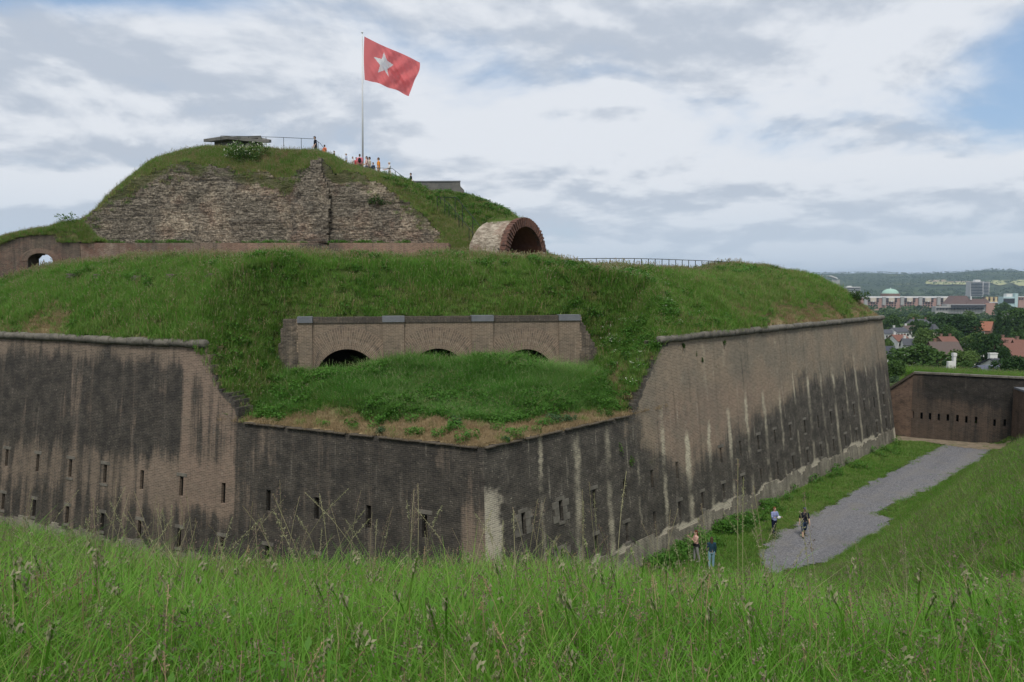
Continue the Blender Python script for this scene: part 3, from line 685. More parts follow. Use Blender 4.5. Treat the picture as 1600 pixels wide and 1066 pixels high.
# dark rowlock course between the cap stones
for a_, b_ in ((WE[1] + .03, WE[2]), (WE[3], WE[4]), (WE[5], WE[6])):
    vs = []; uvs = []
    for (w_, off) in ((a_ + .04, -.05), (b_ - .04, -.05), (a_ + .04, .9), (b_ - .04, .9)):
        for z in (ZTOP - .34, ZTOP): vs.append(FP(w_, z, off)); uvs.append((z * 1.0 + (off + .05), w_))
    d = ze(8); d['dark'][:] = .75
    mesh_ob('coping_course', vs, [(0, 2, 3, 1), (1, 3, 7, 5), (0, 1, 5, 4), (2, 6, 7, 3)], M_CAS, fa, uv=uvs, attrs=d)
# broken brickwork at both ends
def brk(w0, w1, prof, seed, off):
    wall_face('broken_end', lambda t, h: FP(t, h, off + .16 * fbm(t * 2.2 + seed, h * 2.2)), np.arange(w0, w1, .14), np.arange(8.3, ZTOP + .05, .17), lambda t, h: h < prof(t) + .35 * (fbm(t * 2 + seed, h * 3) - .5), [], (ES[0], ES[1], 0), M_CAS, fa,
        {'dark': dz(.62), 'pale': dz(.2), 'pink': dz(0), 'streak': dz(0), 'moss': dz(.2)}, depth=.9)
print('WE', WE, ZTOP, RI, RO)
brk(WE[0] - .5, WE[1] - .62, lambda t: ZTOP - .05 - .9 * sstep(t, WE[0] + .2, WE[0] - .5) * 3.0, 2, -.02)
brk(WE[7], WE[8] + .35, lambda t: ZTOP - .1 - (t - WE[7]) * 1.75, 5, -.05)

# ------------------------------------------------------------------ ruined keep: rubble wall, buttress, grass mound
YW, YC = 64.4, 69.0
def tab(pts, y): q = np.array([PY(a_, b_, y) for a_, b_ in pts]); return q[:, 0], q[:, 2]
TWX, TWZ = tab([(118, 381), (135, 362), (150, 340), (168, 320), (200, 300), (222, 285), (255, 268), (285, 262), (330, 268), (370, 276), (420, 281), (452, 290), (470, 268), (500, 262), (520, 276), (560, 280), (580, 288), (610, 312), (640, 330), (660, 340), (675, 360), (690, 376), (704, 386)], YW)
TSX, TSZ = tab([(60, 400), (100, 372), (130, 348), (150, 330), (175, 308), (200, 285), (225, 264), (250, 247), (275, 239), (300, 232), (322, 228), (350, 226), (400, 230), (450, 233), (495, 233), (515, 240), (540, 254), (570, 264), (600, 270.5), (620, 275), (645, 285), (668, 298), (690, 312), (715, 332), (740, 352), (760, 372), (775, 392), (800, 398)], YC)
TPX, TPZ = tab([(100, 385), (200, 300), (260, 256), (345, 241), (493, 242), (507, 254), (522, 260), (541, 266), (562, 269), (591, 274), (615, 281), (642, 299), (690, 318), (740, 358), (775, 396)], 71.0)
def zm(x, y):
    x = np.asarray(x, float); y = np.asarray(y, float)
    zs = np.interp(x, TSX, TSZ) - .35; zt = np.interp(x, TWX, TWZ) + .25; zp = np.interp(x, TPX, TPZ)
    k = sstep(x, PY(672, 0, 64)[0], PY(706, 0, 64)[0])
    yb = YW + .35 - 4.2 * k; zt = np.minimum(zt * (1 - k) + 16.3 * k, zs)
    u_ = np.clip((y - yb) / (YC - yb), 0, 1)
    front = zt + (zs - zt) * (1 - (1 - u_) ** 1.5)
    back = zs + (np.minimum(zp, zs - .25) - zs) * sstep(y, YC, YC + 1.3)
    back = back + (15.0 - back) * sstep(y, 75, 90)
    z = np.where(y < YC, front, back) + (fbm(x * .5, y * .5) - .5) * .5 * sstep(u_, .05, .3) * sstep(y, 76, 70)
    return z, (y > yb) & (x > PY(106, 0, YC)[0])
grid_sheet('mound_ground', -46, 4, 59, 92, .35, zm, M_SOIL, lambda x, y: .45 * sstep(fbm(x * .25, y * .25), .45, .65))
m, g, b = new_mat('weathered_rubble', .95, .12)
p = g.pos()
warp = g.n('ShaderNodeTexNoise', {'Vector': p, 'Scale': 1.2, 'Detail': 3.0}).outputs['Color']
pw = g.vm('ADD', p, g.vm('MULTIPLY', g.vm('SUBTRACT', warp, (.5, .5, .5)), (.5, .5, .16)))
st = g.noise(g.scale(pw, (2.0, 1.3, 8.0)), 1.0, 4, .7); st2 = g.noise(g.scale(pw, (2.4, 1, 12)), 1.0, 3, .7)
big = g.noise(p, .30, 5, .6); red = g.noise(g.vm('ADD', p, (40, 3, 9)), .3, 4, .6); fine = g.noise(g.vm('ADD', p, (4, 3, 9)), 6.0, 3, .75); crack = g.noise(g.scale(p, (.9, 1, .22)), 1.0, 4, .65); lay = g.noise(g.scale(pw, (.12, .2, 3.2)), 1.0, 4, .6)
c = g.mix(g.sm(st, .36, .64), (.085, .073, .06, 1), (.235, .205, .165, 1))
c = g.mix(g.sm(big, .46, .62), c, g.mix(g.sm(st, .36, .62), (.16, .12, .09, 1), (.36, .305, .235, 1)))
c = g.mix(g.m('MULTIPLY', g.sm(red, .54, .66), .5), c, g.mix(g.sm(st, .38, .62), (.09, .055, .042, 1), (.23, .145, .112, 1)))
c = g.mix(g.m('MULTIPLY', g.sm(st2, .54, .64), .8), c, (.048, .044, .04, 1))
c = g.mix(g.m('MULTIPLY', g.sm(lay, .54, .64), .55), c, (.06, .055, .05, 1))
c = g.mix(g.m('MULTIPLY', g.sm(crack, .58, .70), .6), c, (.06, .055, .05, 1))
c = g.mix(.75, c, g.mix(g.sm(fine, .35, .65), (.35, .35, .35, 1), (1.5, 1.5, 1.45, 1)), 'MULTIPLY')
gm = g.m('ADD', g.attr('moss'), g.m('MULTIPLY', g.m('SUBTRACT', red, .5), 1.6))
c = g.mix(g.m('MULTIPLY', g.sm(gm, .34, .55), .8), c, (.075, .085, .035, 1))
setc(g, b, c); bump(g, b, g.m('ADD', st, g.m('MULTIPLY', fine, .6)), 1.0, .14)
M_RUB = m
def rubble(name, xs, zs, keep, yfn, parent, depth=1.2, moss=0.0, smooth=True):
    return wall_face(name, lambda t, h: (t, yfn(t, h), h), xs, zs, keep, [], (0, 1, 0), M_RUB, parent, {'moss': lambda t, h: moss + .45 * sstep(np.interp(t, TWX, TWZ) - h, 1.1, .1)}, depth=depth)
ruin = empty('ruined_keep', (PY(420, 381, YW)[0], YW, 17.8), 'weathered grey rubble ruin wall with a tapering buttress, under the grass mound', 'ruin')
ledge = PY(400, 379, 60.2)[2]
def wtop(t): return np.interp(t, TWX, TWZ) + .45 + (fbm(t * 1.4, t * 0 + 2) - .5) * .9
def ry(t, h):
    lay = np.floor(h / .24)
    return YW - .55 + .075 * (h - 17.5) + .45 * (fbm(t * .33, h * .33) - .5) + .20 * (fbm(t * 1.5, h * 1.5 + 4) - .5) + .12 * (fbm(t * .8 + lay * 7.3, lay * 3.1) - .5)
rubble('rubble_wall', np.arange(TWX[0], TWX[-1], .22), np.arange(17.4, 27.2, .16), lambda t, h: h < wtop(t), lambda t, h: float(ry(np.array(t), np.array(h))), ruin)
bpx = [(447, 380), (452, 340), (456, 305), (466, 284), (482, 266), (484, 248), (499, 246), (501, 272), (510, 288), (514, 312), (514, 380)]
bp = np.array([PY(a_, b_, YW - .7)[[0, 2]] for a_, b_ in bpx])
def bk(t, h): return in_poly(np.asarray(t) + .35 * (fbm(np.asarray(t) * 2, np.asarray(h) * 2) - .5), np.asarray(h) + 0., bp)
rubble('buttress', np.arange(bp[:, 0].min(), bp[:, 0].max() + .2, .16), np.arange(17.4, 27.4, .16), bk,
       lambda t, h: float(ry(np.array(t), np.array(h)) - .30 - .35 * np.clip((26 - h) / 8, 0, 1) - .28 * (fbm(np.array(t) * 1.3, np.array(h) * 1.3) - .5)), ruin, 1.0, -.1)
# low brick wall in front of the ruin
lw = empty('low_brick_wall', (PY(400, 385, 60.05)[0], 60.05, 16.2), 'long low reddish brick wall at the foot of the ruined keep', 'brick wall')
X0, X1 = PY(125, 380, 60.05)[0], PY(702, 380, 60.05)[0]
wall_face('brick_face', lambda t, h: (t, 60.05 + .05 * (fbm(np.array(t * .8), np.array(h)) - .5), h), np.arange(X0, X1, .4), np.r_[np.arange(15.6, ledge, .2), ledge], lambda t, h: h < ledge - .02 - .12 * sstep(fbm(t * .4, t * 0), .5, .8), [], (0, 1, 0), M_OLD, lw,
    {'dark': lambda t, h: .25 + .4 * sstep(fbm(t * .2, h * .4), .5, .7), 'pale': lambda t, h: .28 + .15 * sstep(t, X0 + 12, X0 + 4), 'pink': lambda t, h: .8 * sstep(t, X0 + 8, X0 + 16), 'streak': dz(0), 'moss': dz(.15)}, depth=3.8)
# wall with an open archway on the left
aw_ = empty('arched_wall', (PY(50, 410, 60)[0], 60, 14.5), 'old brown brick wall with a small arched gateway showing sky', 'arched wall')
AX, AZ = tab([(-260, 470), (-120, 432), (-40, 405), (0, 382), (12, 376), (30, 370), (60, 366), (88, 366), (92, 377), (101, 377), (124, 378)], 60.0)
o0 = PY(44, 417, 60); o1 = PY(82, 398, 60); OC = ((o0[0] + o1[0]) / 2, PY(60, 408, 60)[2]); OR = (o1[0] - o0[0]) / 2 * 1.02
def ak(t, h): return (h < np.interp(t, AX, AZ) + .1) & ~((np.abs(t - OC[0]) < OR) & (h < OC[1] + .62 * np.sqrt(np.maximum(0, OR ** 2 - (t - OC[0]) ** 2))))
wall_face('brick_face', lambda t, h: (t, 60.0, h), np.arange(AX[0], AX[-1] + .05, .09), np.arange(12.2, AZ.max() + .2, .09), ak, [], (-.1, 1, 0), M_OLD, aw_,
    {'dark': lambda t, h: .55 + .3 * (fbm(t * .6, h * .6) - .5), 'pale': lambda t, h: .12 + .25 * sstep(h, 15.5, 14.6), 'pink': dz(0), 'streak': dz(0), 'moss': dz(.1)}, depth=1.7)
vs, fs, uvs = [], [], []
for i, th in enumerate(np.linspace(R(0), R(180), 25)):
    for r_, off in ((OR - .005, -.03), (OR + .62, -.03), (OR + .62, .1), (OR - .005, .1)):
        vs.append((OC[0] + r_ * math.cos(th), 60 + off, OC[1] + .62 * r_ * math.sin(th) + .0)); uvs.append((r_ - OR, th * 1.9))
for i in range(24):
    for k in range(4): a_, b_ = i * 4 + k, i * 4 + (k + 1) % 4; fs.append((a_, b_, b_ + 4, a_ + 4))
d = ze(len(vs)); d['dark'][:] = .35; d['pale'][:] = .25
mesh_ob('arch_ring', vs, fs, M_OLD, aw_, uv=uvs, attrs=d)
# turf lying along its top
TCAP = ((59.93, 0.0), (60.1, .55), (60.7, 1), (61.4, .9), (62.0, .0))
TXs = np.arange(AX[3] - 6, AX[-1] + 1.2, .3); vs = []; fs = []
def zridge(x): return np.interp(x, *tab([(-260, 452), (-120, 415), (-40, 388), (0, 372), (50, 362), (85, 353), (110, 346), (135, 341), (150, 345)], 60.6)) + (fbm(np.asarray(x) * .9, np.asarray(x) * 0) - .5) * .3
for x in TXs:
    zt_ = float(np.interp(x, AX, AZ)) + 0.0; zr = max(float(zridge(x)), zt_ + .1); zr = zr + (zt_ + .2 - zr) * float(sstep(x, AX[-1] - .8, AX[-1] + 1.0))
    for yy, k in TCAP: vs.append((x, yy, zt_ + (zr - zt_) * k))
for i in range(len(TXs) - 1):
    for k in range(4): a_ = i * 5 + k; fs.append((a_, a_ + 5, a_ + 6, a_ + 1))
mesh_ob('turf_cap', vs, fs, M_SOIL, aw_, smooth=True, attrs={'dry': np.full(len(vs), .3)})

# small brick remnants sticking out of the rampart grass
for i, (px, py, wd, lb) in enumerate([(112, 431, 9, 'small dark brick stub in the rampart grass below the gateway'), (155, 432, 7, 'narrow brick stub in the grass between two wider ones'), (214, 432, 17, 'low brick remnant half sunk in grass below the left end of the ruin'), (269, 432, 15, 'low brick remnant in grass beside the widest remnant'), (332, 431, 24, 'widest low brick remnant in the rampart grass, its top flat'), (977, 432, 10, 'small grey brick stub in the grass below the iron fence')]):
    r_ = ray(px, py); k = np.arange(35, 62, .05); zz = za(r_[0] / r_[1] * k, k)[0]; hit = k[np.argmax(zz + .35 > ZC + r_[2] / r_[1] * k)]
    P_ = PY(px, py, hit); wm = wd * hit / F
    mb = MB(); n_ = max(2, int(wm / .24))
    for row in range(7):
        for q in range(n_):
            if row > 4 and random.random() < .25: continue
            mb.box((P_[0] + (q + (.5 if row % 2 else 0) - n_ / 2) * .245, P_[1] + random.uniform(-.03, .03) + .3, P_[2] - .45 + row * .092), (.235, .6, .084))
    o = mb.build('brick_stub', [stone_mat('stub_brick', (.16, .13, .11), (.11, .095, .085), (.06, .055, .05), 3.0)], None, loc=(P_[0], P_[1], P_[2] - .5)); tag(o, lb, 'brick remnant', 'brick remnants in the rampart grass')

# ------------------------------------------------------------------ vaulted brick tunnel mouth
m, g, b = new_mat('vault_stone', .95, .1); p = g.pos(); n1 = g.noise(p, .8, 4, .6); n2 = g.noise(g.scale(p, (1.5, 1.5, 5)), 1.2, 4, .7); n3 = g.noise(p, 9, 3, .75)
c = g.mix(g.sm(n2, .35, .62), (.20, .165, .125, 1), (.47, .41, .33, 1)); c = g.mix(g.m('MULTIPLY', g.sm(n1, .52, .66), .55), c, (.26, .17, .13, 1)); c = g.mix(g.m('MULTIPLY', g.sm(n3, .55, .7), .6), c, (.13, .11, .09, 1)); setc(g, b, c); bump(g, b, g.m('ADD', n2, n3), 1.0, .12)
M_VST = m
tn = PY(822, 397, 60.5); tun = empty('vaulted_tunnel', (tn[0], tn[1], tn[2] - .8), 'stone barrel vault with a red brick arch ring at its open mouth', 'vault')
fd = np.array([math.sin(R(56)), -math.cos(R(56)), 0]); sdv = np.array([fd[1], -fd[0], 0]) * -1
base = np.array([tn[0], tn[1], tn[2] - .35]); hR = 61 / F * 60.5; hr = hR - .68
def arcp(r_, th, d): return base + sdv * r_ * math.cos(th) * .98 + np.array([0, 0, 1]) * r_ * math.sin(th) * 1.02 + fd * d
m, g, b = new_mat('red_brick_ring', .9, .2); n1 = g.noise(g.pos(), 3.0, 4, .65); n2 = g.rnd()
setc(g, b, g.mix(g.sm(n1, .35, .65), (.165, .085, .062, 1), (.085, .052, .044, 1)))
mb = MB(); nV = 68
for i in range(nV):
    t0, t1 = R(-14) + R(208) * i / nV, R(-14) + R(208) * (i + .86) / nV; ro = hR + (.02 if i % 2 else -.01) + random.uniform(-.025, .025); fr = random.uniform(.0, .05) + (.05 if i % 2 else 0)
    q = [arcp(hr, t0, fr), arcp(ro, t0, fr), arcp(ro, t1, fr), arcp(hr, t1, fr)]; mb.prism(q, -fd * .55)
mb.build('brick_ring', [MATS['red_brick_ring']], tun)
mb = MB()
for i in range(nV):
    t0, t1 = R(-14) + R(208) * i / nV, R(-14) + R(208) * (i + 1) / nV
    mb.prism([arcp(hr + .05, t0, -.06), arcp(hR - .12, t0, -.06), arcp(hR - .12, t1, -.06), arcp(hr + .05, t1, -.06)], -fd * .3)
mb.build('mortar_bed', [stone_mat('old_mortar', (.20, .16, .13), (.15, .12, .10), (.10, .08, .07), 3)], tun)
LN = 3.3; vs = []; fs = []; nl_, na_ = 14, 36
for i in range(nl_ + 1):
    for j in range(na_ + 1):
        th = R(-16) + R(212) * j / na_; d = -.35 - LN * i / nl_
        r_ = hR - .14 + .16 * (fbm(np.array(th * 3.0), np.array(d * 1.2)) - .5) - (.35 * (i == nl_) * float(fbm(np.array(th * 4), np.array(1.0))))
        vs.append(arcp(r_, th, d))
o_ = len(vs)
for i in range(nl_ + 1):
    for j in range(na_ + 1): vs.append(arcp(hr, R(-16) + R(212) * j / na_, -.3 - LN * i / nl_))
mi = []
for i in range(nl_):
    for j in range(na_):
        a_ = i * (na_ + 1) + j; fs.append((a_, a_ + 1, a_ + na_ + 2, a_ + na_ + 1)); mi.append(0)
        a_ += o_; fs.append((a_, a_ + na_ + 1, a_ + na_ + 2, a_ + 1)); mi.append(1)
fs.append([o_ + nl_ * (na_ + 1) + j for j in range(na_ + 1)]); mi.append(2)
for j in range(na_):
    a_ = nl_ * (na_ + 1) + j; fs.append((a_, a_ + 1, o_ + a_ + 1, o_ + a_)); mi.append(0)
mesh_ob('stone_barrel', vs, fs, [M_VST, flat('tunnel_brick', (.16, .075, .055), .95, .35, 3, .1), M_VOID], tun, mi)
mb = MB()
q = PY(858, 399, 60.2)
for i in range(14): mb.ell((q[0] - .6 + random.uniform(0, 1.1), q[1] + random.uniform(-.3, .3), q[2] - .5 + random.uniform(-.2, .25) - .0), (random.uniform(.15, .35), random.uniform(.15, .3), random.uniform(.1, .22)), 7, 5)
o = mb.build('rubble_heap', [M_LIME], None, loc=(q[0], q[1], q[2] - .6)); tag(o, 'small heap of pale broken stone at the right foot of the red brick arch', 'rubble')

# second grassy hump behind the stair, and the concrete wall on top of it
T2X, T2Z = tab([(610, 330), (650, 318), (680, 306), (705, 306), (727, 310), (745, 317), (765, 324), (790, 334), (805, 346), (820, 372), (850, 400)], 76.0)
def zh(x, y):
    zs = np.interp(x, T2X, T2Z); k = sstep(y, 63.5, 75) ; z = 15.9 + (zs - 15.9) * k; z = z + (14.5 - z) * sstep(y, 77, 90)
    return z + (fbm(x * .5, y * .5) - .5) * .4, (x > T2X[0] - .1) & (x < T2X[-1])
grid_sheet('hump_ground', -14, 5, 63, 92, .35, zh, M_SOIL, lambda x, y: .3 + 0 * x)
cwall = empty('concrete_wall', (PY(690, 300, 75)[0], 75, PY(690, 320, 75)[2]), 'block of grey concrete wall with a crumbling right end beside the stair', 'concrete wall')
cpx = [(640, 283.5), (712, 283.5), (719, 283), (719.5, 291), (725, 297), (726.5, 303), (723, 308), (725, 311), (700, 325), (640, 325)]
mb = MB(); mb.prism([PY(a_, b_, 75) for a_, b_ in cpx], (-.3, 1.6, 0)); mb.build('wall_block', [M_CONC], cwall)
mb = MB(); mb.prism([PY(a_, b_, 74.95) for a_, b_ in [(640, 282.8), (719.5, 282.4), (719.7, 284), (640, 284.8)]], (-.3, 1.7, 0)); mb.build('coping', [M_CAP], cwall)

# ------------------------------------------------------------------ bunker slab on the summit
bk_ = empty('lookout_bunker', PY(370, 232, 72.5), 'flat roofed grey concrete lookout bunker on the summit of the mound', 'bunker')
def PYs(l, y0): return [PY(a_, b_, y_ if False else y0) for a_, b_ in l]
mb = MB()
front = [PY(318, 217.5, 72), PY(354, 212.8, 69.9), PY(420, 219.0, 69.2), PY(424, 218.5, 72.5), PY(405, 214.2, 75), PY(345, 213.3, 75)]
zt_ = PY(354, 212.8, 69.9)[2]
roof = [np.array([q[0], q[1], zt_ - .0 - .012 * i]) for i, q in enumerate(front)]
roof = [np.array([a_[0], a_[1], a_[2]]) for a_ in front]
mb.prism([r_ - (0, 0, .27) for r_ in roof], (0, 0, .27)); mb.build('roof_slab', [M_CONC], bk_)
ctr_ = np.mean(roof, 0); mb = MB(); mb.prism([np.array([*(ctr_[:2] + (r_[:2] - ctr_[:2]) * .72), ctr_[2] - 1.9]) for r_ in roof], (0, 0, 1.7)); mb.build('chamber', [M_CONC], bk_)
mb = MB()
for k in range(3): 
    q = ctr_ + (roof[1] - ctr_) * .0; a_ = roof[1][:2] * .72 + ctr_[:2] * .28; b_ = roof[2][:2] * .72 + ctr_[:2] * .28; mdl = a_ + (b_ - a_) * (.22 + .28 * k)
    dd = (b_ - a_) / np.linalg.norm(b_ - a_); mb.box((mdl[0], mdl[1], ctr_[2] - .55), (.75, .12, .28), (dd[0], dd[1], 0))
mb.build('viewing_slot', [M_VOID], bk_)  # black boxes, shade of the slots painted as colour

# ------------------------------------------------------------------ iron railings and fences
def railing(name, label, cat, pts, posts, foot, r_=.022, low=None, group=None):
    """pts: top-rail points; posts: parameter positions along it; foot(p) -> z of ground"""
    pts = [np.array(p_, float) for p_ in pts]
    e = empty(name, (pts[0][0], pts[0][1], foot(pts[0])), label, cat, group)
    mb = MB()
    for a_, b_ in zip(pts[:-1], pts[1:]): mb.tube([a_, b_], r_, 6)
    mb.build('top_rail', [M_IRON], e)
    if low:
        mb = MB()
        for a_, b_ in zip(pts[:-1], pts[1:]): mb.tube([a_ - (0, 0, low), b_ - (0, 0, low)], r_ * .8, 6)
        mb.build('lower_rail', [M_IRON], e)
    seg = np.array([np.linalg.norm(b_ - a_) for a_, b_ in zip(pts[:-1], pts[1:])]); cum = np.r_[0, np.cumsum(seg)]
    for s_ in posts:
        s_ = s_ * cum[-1]; i = min(np.searchsorted(cum, s_, 'right') - 1, len(seg) - 1); q = pts[i] + (pts[i + 1] - pts[i]) * ((s_ - cum[i]) / seg[i])
        mb = MB(); mb.tube([(q[0], q[1], foot(q) - .2), q], r_ * 1.15, 6); mb.build('post', [M_IRON], e)
    return e
fm = lambda q: float(zm(q[0], q[1])[0]); fr_ = lambda q: float(za(q[0], q[1])[0]); fh = lambda q: max(float(zh(q[0], q[1])[0]), float(zm(q[0], q[1])[0]))
railing('summit_railing', 'thin dark railing running from the bunker to the person at the summit edge', 'railing', [PY(345, 212.5, 69.6), PY(386, 213.2, 69.6), PY(440, 214.8, 69.6), PY(491, 217.2, 69.6), PY(500, 224, 69.7), PY(510, 236, 69.7)], [.0, .25, .41, .57, .73, .89], fm)
railing('crowd_railing', 'dark railing in front of the group of visitors, bending down at its right end', 'railing', [PY(556, 262.5, 69.6), PY(582, 262.2, 69.6), PY(613, 263.4, 69.6), PY(628, 275, 69.6), PY(648, 291, 69.6)], [.06, .3, .52, .62, .74, .87, 1], fm)
st1 = railing('stair_railing', 'dark iron handrail down the grass beside the vaulted tunnel', 'railing', [PY(683, 308, 66.5), PY(713, 308.5, 66), PY(728, 327, 65), PY(741, 342, 64), PY(753, 358, 63), PY(766, 375, 60.2), PY(781, 391, 58.2)], [0, .06, .14, .24, .4, .55, .7, .85, .97], lambda q: min(fh(q), q[2] - .8), .028)
railing('stair_railing', 'outer iron handrail of the stair, further left and lower in the grass', 'railing', [PY(688, 309, 67.5), PY(701, 318, 66), PY(717, 337, 64.8), PY(733, 357, 63.6), PY(749, 377, 62.4)], [0, .25, .5, .75, 1], lambda q: min(fh(q), q[2] - .8), .025)
fp = []
for px, py in ((868, 405.5), (900, 404.5), (940, 404), (985, 404)):
    fp.append(PY(px, py, np.interp(px, [868, 985], [55.0, 54.0])))
for px, py in ((1030, 405), (1075, 406.6), (1120, 408.5), (1165, 411)):
    fp.append(PY(px, py, np.interp(px, [985, 1165], [54.0, 66.5])))
railing('rampart_fence', 'long low dark iron fence along the crest of the rampart, right of the tunnel', 'fence', fp, np.linspace(0, 1, 24), fr_, .026, low=.62)

# ------------------------------------------------------------------ flag
YF = 71.5
fl = empty('flagpole', PY(567, 268, YF), 'tall thin white flagpole behind the visitors on the mound', 'flagpole')
mb = MB(); pt, pb = PY(566, 52, YF), PY(566.8, 272, YF); mb.tube([pb - (0, 0, .6), (pb + pt) / 2, pt], [.095, .075, .05], 10); mb.build('pole', [M_POLE], fl, True)
mb = MB(); mb.ell(pt + (0, 0, .06), (.1, .1, .1), 10, 8); mb.build('finial', [M_POLE], fl, True)
mb = MB(); mb.tube([pt - (0, .07, .3), PY(568.2, 130, YF)], .012, 5); mb.build('halyard', [M_POLE], fl)
def cloth(name, col, tr):
    m, g, b = new_mat(name, .8, .1); d = g.n('ShaderNodeBsdfTranslucent', {0: c4(tr)}); b.inputs['Base Color'].default_value = c4(col)
    mx = g.n('ShaderNodeMixShader', {0: .58, 1: b.outputs[0], 2: d.outputs[0]}); m.node_tree.links.new(mx.outputs[0], m.node_tree.nodes['Material Output'].inputs[0]); return m
M_RED = cloth('red_flag_cloth', (.84, .22, .235), (.95, .27, .28)); M_WHT = cloth('white_flag_cloth', (.88, .89, .92), (.95, .96, .98))
nu, nv_ = 110, 84
top_ = lambda u_: np.array([569.3 + (656 - 569.3) * u_, 57 + (98 - 57) * u_ ** .95 + 1.2 * math.sin(u_ * 7) * u_])
bot_ = lambda u_: np.array([569.8 + (638.5 - 569.8) * u_, 125 + (151 - 125) * u_ ** 1.25 + 1.6 * math.sin(u_ * 15) * (.25 + u_) * (1 - u_ * .6)])
lef_ = lambda v_: np.array([569.3 + .5 * v_ - 1.2 * math.sin(math.pi * v_), 57 + 68 * v_])
rig_ = lambda v_: np.array([656 - (17.5) * v_ ** 1.3 + 1.5 * math.sin(v_ * 9) * (1 - v_), 98 + 53 * v_ + 2 * math.sin(v_ * 6)])
def coons(u_, v_):
    return (1 - v_) * top_(u_) + v_ * bot_(u_) + (1 - u_) * lef_(v_) + u_ * rig_(v_) - ((1 - u_) * (1 - v_) * top_(0) + u_ * (1 - v_) * top_(1) + (1 - u_) * v_ * bot_(0) + u_ * v_ * bot_(1))
vs, pxs = [], []
for i in range(nu + 1):
    for j in range(nv_ + 1):
        u_, v_ = i / nu, j / nv_; q = coons(u_, v_); pxs.append(q)
        ph = u_ * 9.0 - v_ * 4.2 + .7 * math.sin(v_ * 5)
        dep = YF - .05 + u_ * .9 + (.34 * math.sin(ph) + .16 * math.sin(u_ * 21 + v_ * 9) + .05 * math.sin(u_ * 47 - v_ * 30)) * min(1, u_ * 2.2)
        vs.append(PY(q[0], q[1], dep))
fs = [(i * (nv_ + 1) + j, (i + 1) * (nv_ + 1) + j, (i + 1) * (nv_ + 1) + j + 1, i * (nv_ + 1) + j + 1) for i in range(nu) for j in range(nv_)]
star = [(599.8, 82), (605, 95), (615, 101.5), (605, 108.2), (607.2, 119.5), (600.8, 110), (590.5, 113.5), (594, 101.8), (583.5, 88.8), (596.5, 92.4)]
pxs = np.array(pxs); fc_ = np.array([pxs[list(f)].mean(0) for f in fs]); ins = in_poly(fc_[:, 0], fc_[:, 1], star)
flg = empty('red_flag', lef_(0.0) [0] * 0 + PY(569.5, 90, YF), 'pale red flag with a white five pointed star blowing from the pole', 'flag')
for nm, sel, mt in (('flag_cloth', ~ins, M_RED), ('white_star', ins, M_WHT)):
    ff = np.array(fs)[sel]; us = np.unique(ff); rm = np.full(len(vs), -1); rm[us] = np.arange(len(us))
    mesh_ob(nm, np.array(vs)[us], rm[ff], mt, flg, smooth=True)

# ------------------------------------------------------------------ grass and herbs (uncountable ground cover)
def leaf_mat(name, c1, c2, c3=None, tr=.35, patch=.3, rough=.6, dryc=None):
    m, g, b = new_mat(name, rough, .25)
    r_ = g.rnd(); p = g.n('ShaderNodeObjectInfo').outputs['Location']
    n1 = g.noise(p, patch, 4, .6)
    f = g.m('ADD', g.m('MULTIPLY', r_, .45), g.m('MULTIPLY', g.sm(n1, .3, .7), .55))
    c = g.mix(f, c4(c1), c4(c2))
    if c3: c = g.mix(g.sm(g.m('ADD', g.m('MULTIPLY', g.noise(p, patch * .45, 3, .6), .7), g.m('MULTIPLY', r_, .3)), .48, .68), c, c4(c3))
    setc(g, b, c)
    t = g.n('ShaderNodeBsdfTranslucent', {0: c}); mx = g.n('ShaderNodeMixShader', {0: tr, 1: b.outputs[0], 2: t.outputs[0]})
    m.node_tree.links.new(mx.outputs[0], m.node_tree.nodes['Material Output'].inputs[0]); return m
GREEN = leaf_mat('meadow_grass_green', (.092, .25, .020), (.135, .305, .032), (.185, .31, .052), .4, .5)
GREEN2 = leaf_mat('rampart_grass_green', (.095, .235, .026), (.145, .285, .044), (.20, .295, .075), .4, .16)
DRY = leaf_mat('dry_straw', (.32, .235, .125), (.38, .30, .18), (.26, .19, .10), .3, .4)
SEED = leaf_mat('purple_brown_seedheads', (.17, .125, .095), (.24, .19, .14), (.15, .10, .085), .3, .6)
PALE = leaf_mat('pale_seedheads', (.27, .28, .15), (.34, .32, .20), None, .35, .6)
HERB = leaf_mat('dark_herb_leaves', (.055, .16, .018), (.09, .21, .030), None, .35, .4)
WHITE = flat('white_blossom', (.62, .62, .52), .7, .1); YELL = flat('yellow_blossom', (.65, .52, .05), .7, .1)
BLUEG = leaf_mat('blue_green_grass', (.080, .23, .030), (.13, .29, .055), (.20, .33, .10), .4, .25)

protos = {}
def proto(coll, name, mb_v, mb_f, mb_m, mats):
    me = bpy.data.meshes.new(name); me.from_pydata(mb_v, [], mb_f)
    for m in mats: me.materials.append(m)
    me.polygons.foreach_set('material_index', np.array(mb_m, np.int32)); me.update()
    o = bpy.data.objects.new(name, me); coll.objects.link(o); return o
def blade(V_, F_, Mi, rg, base, h, wd, az, bend, mi, seg=3, twist=0.0):
    o = len(V_); d = np.array([math.cos(az), math.sin(az), 0]); s_ = np.array([-math.sin(az + twist), math.cos(az + twist), 0])
    ss = np.linspace(0, 1, seg + 1)
    for s in ss:
        c = base + d * bend * h * s ** 2 + np.array([0, 0, h * s * (1 - .22 * min(1.2, bend) * s)])
        hw = wd / 2 * (1 - s) ** .6 * (1 if s > 0 else .8) + wd * .03
        V_.append(tuple(c - s_ * hw)); V_.append(tuple(c + s_ * hw))
    for i in range(seg): a = o + 2 * i; F_.append((a, a + 1, a + 3, a + 2)); Mi.append(mi)
    return c, d
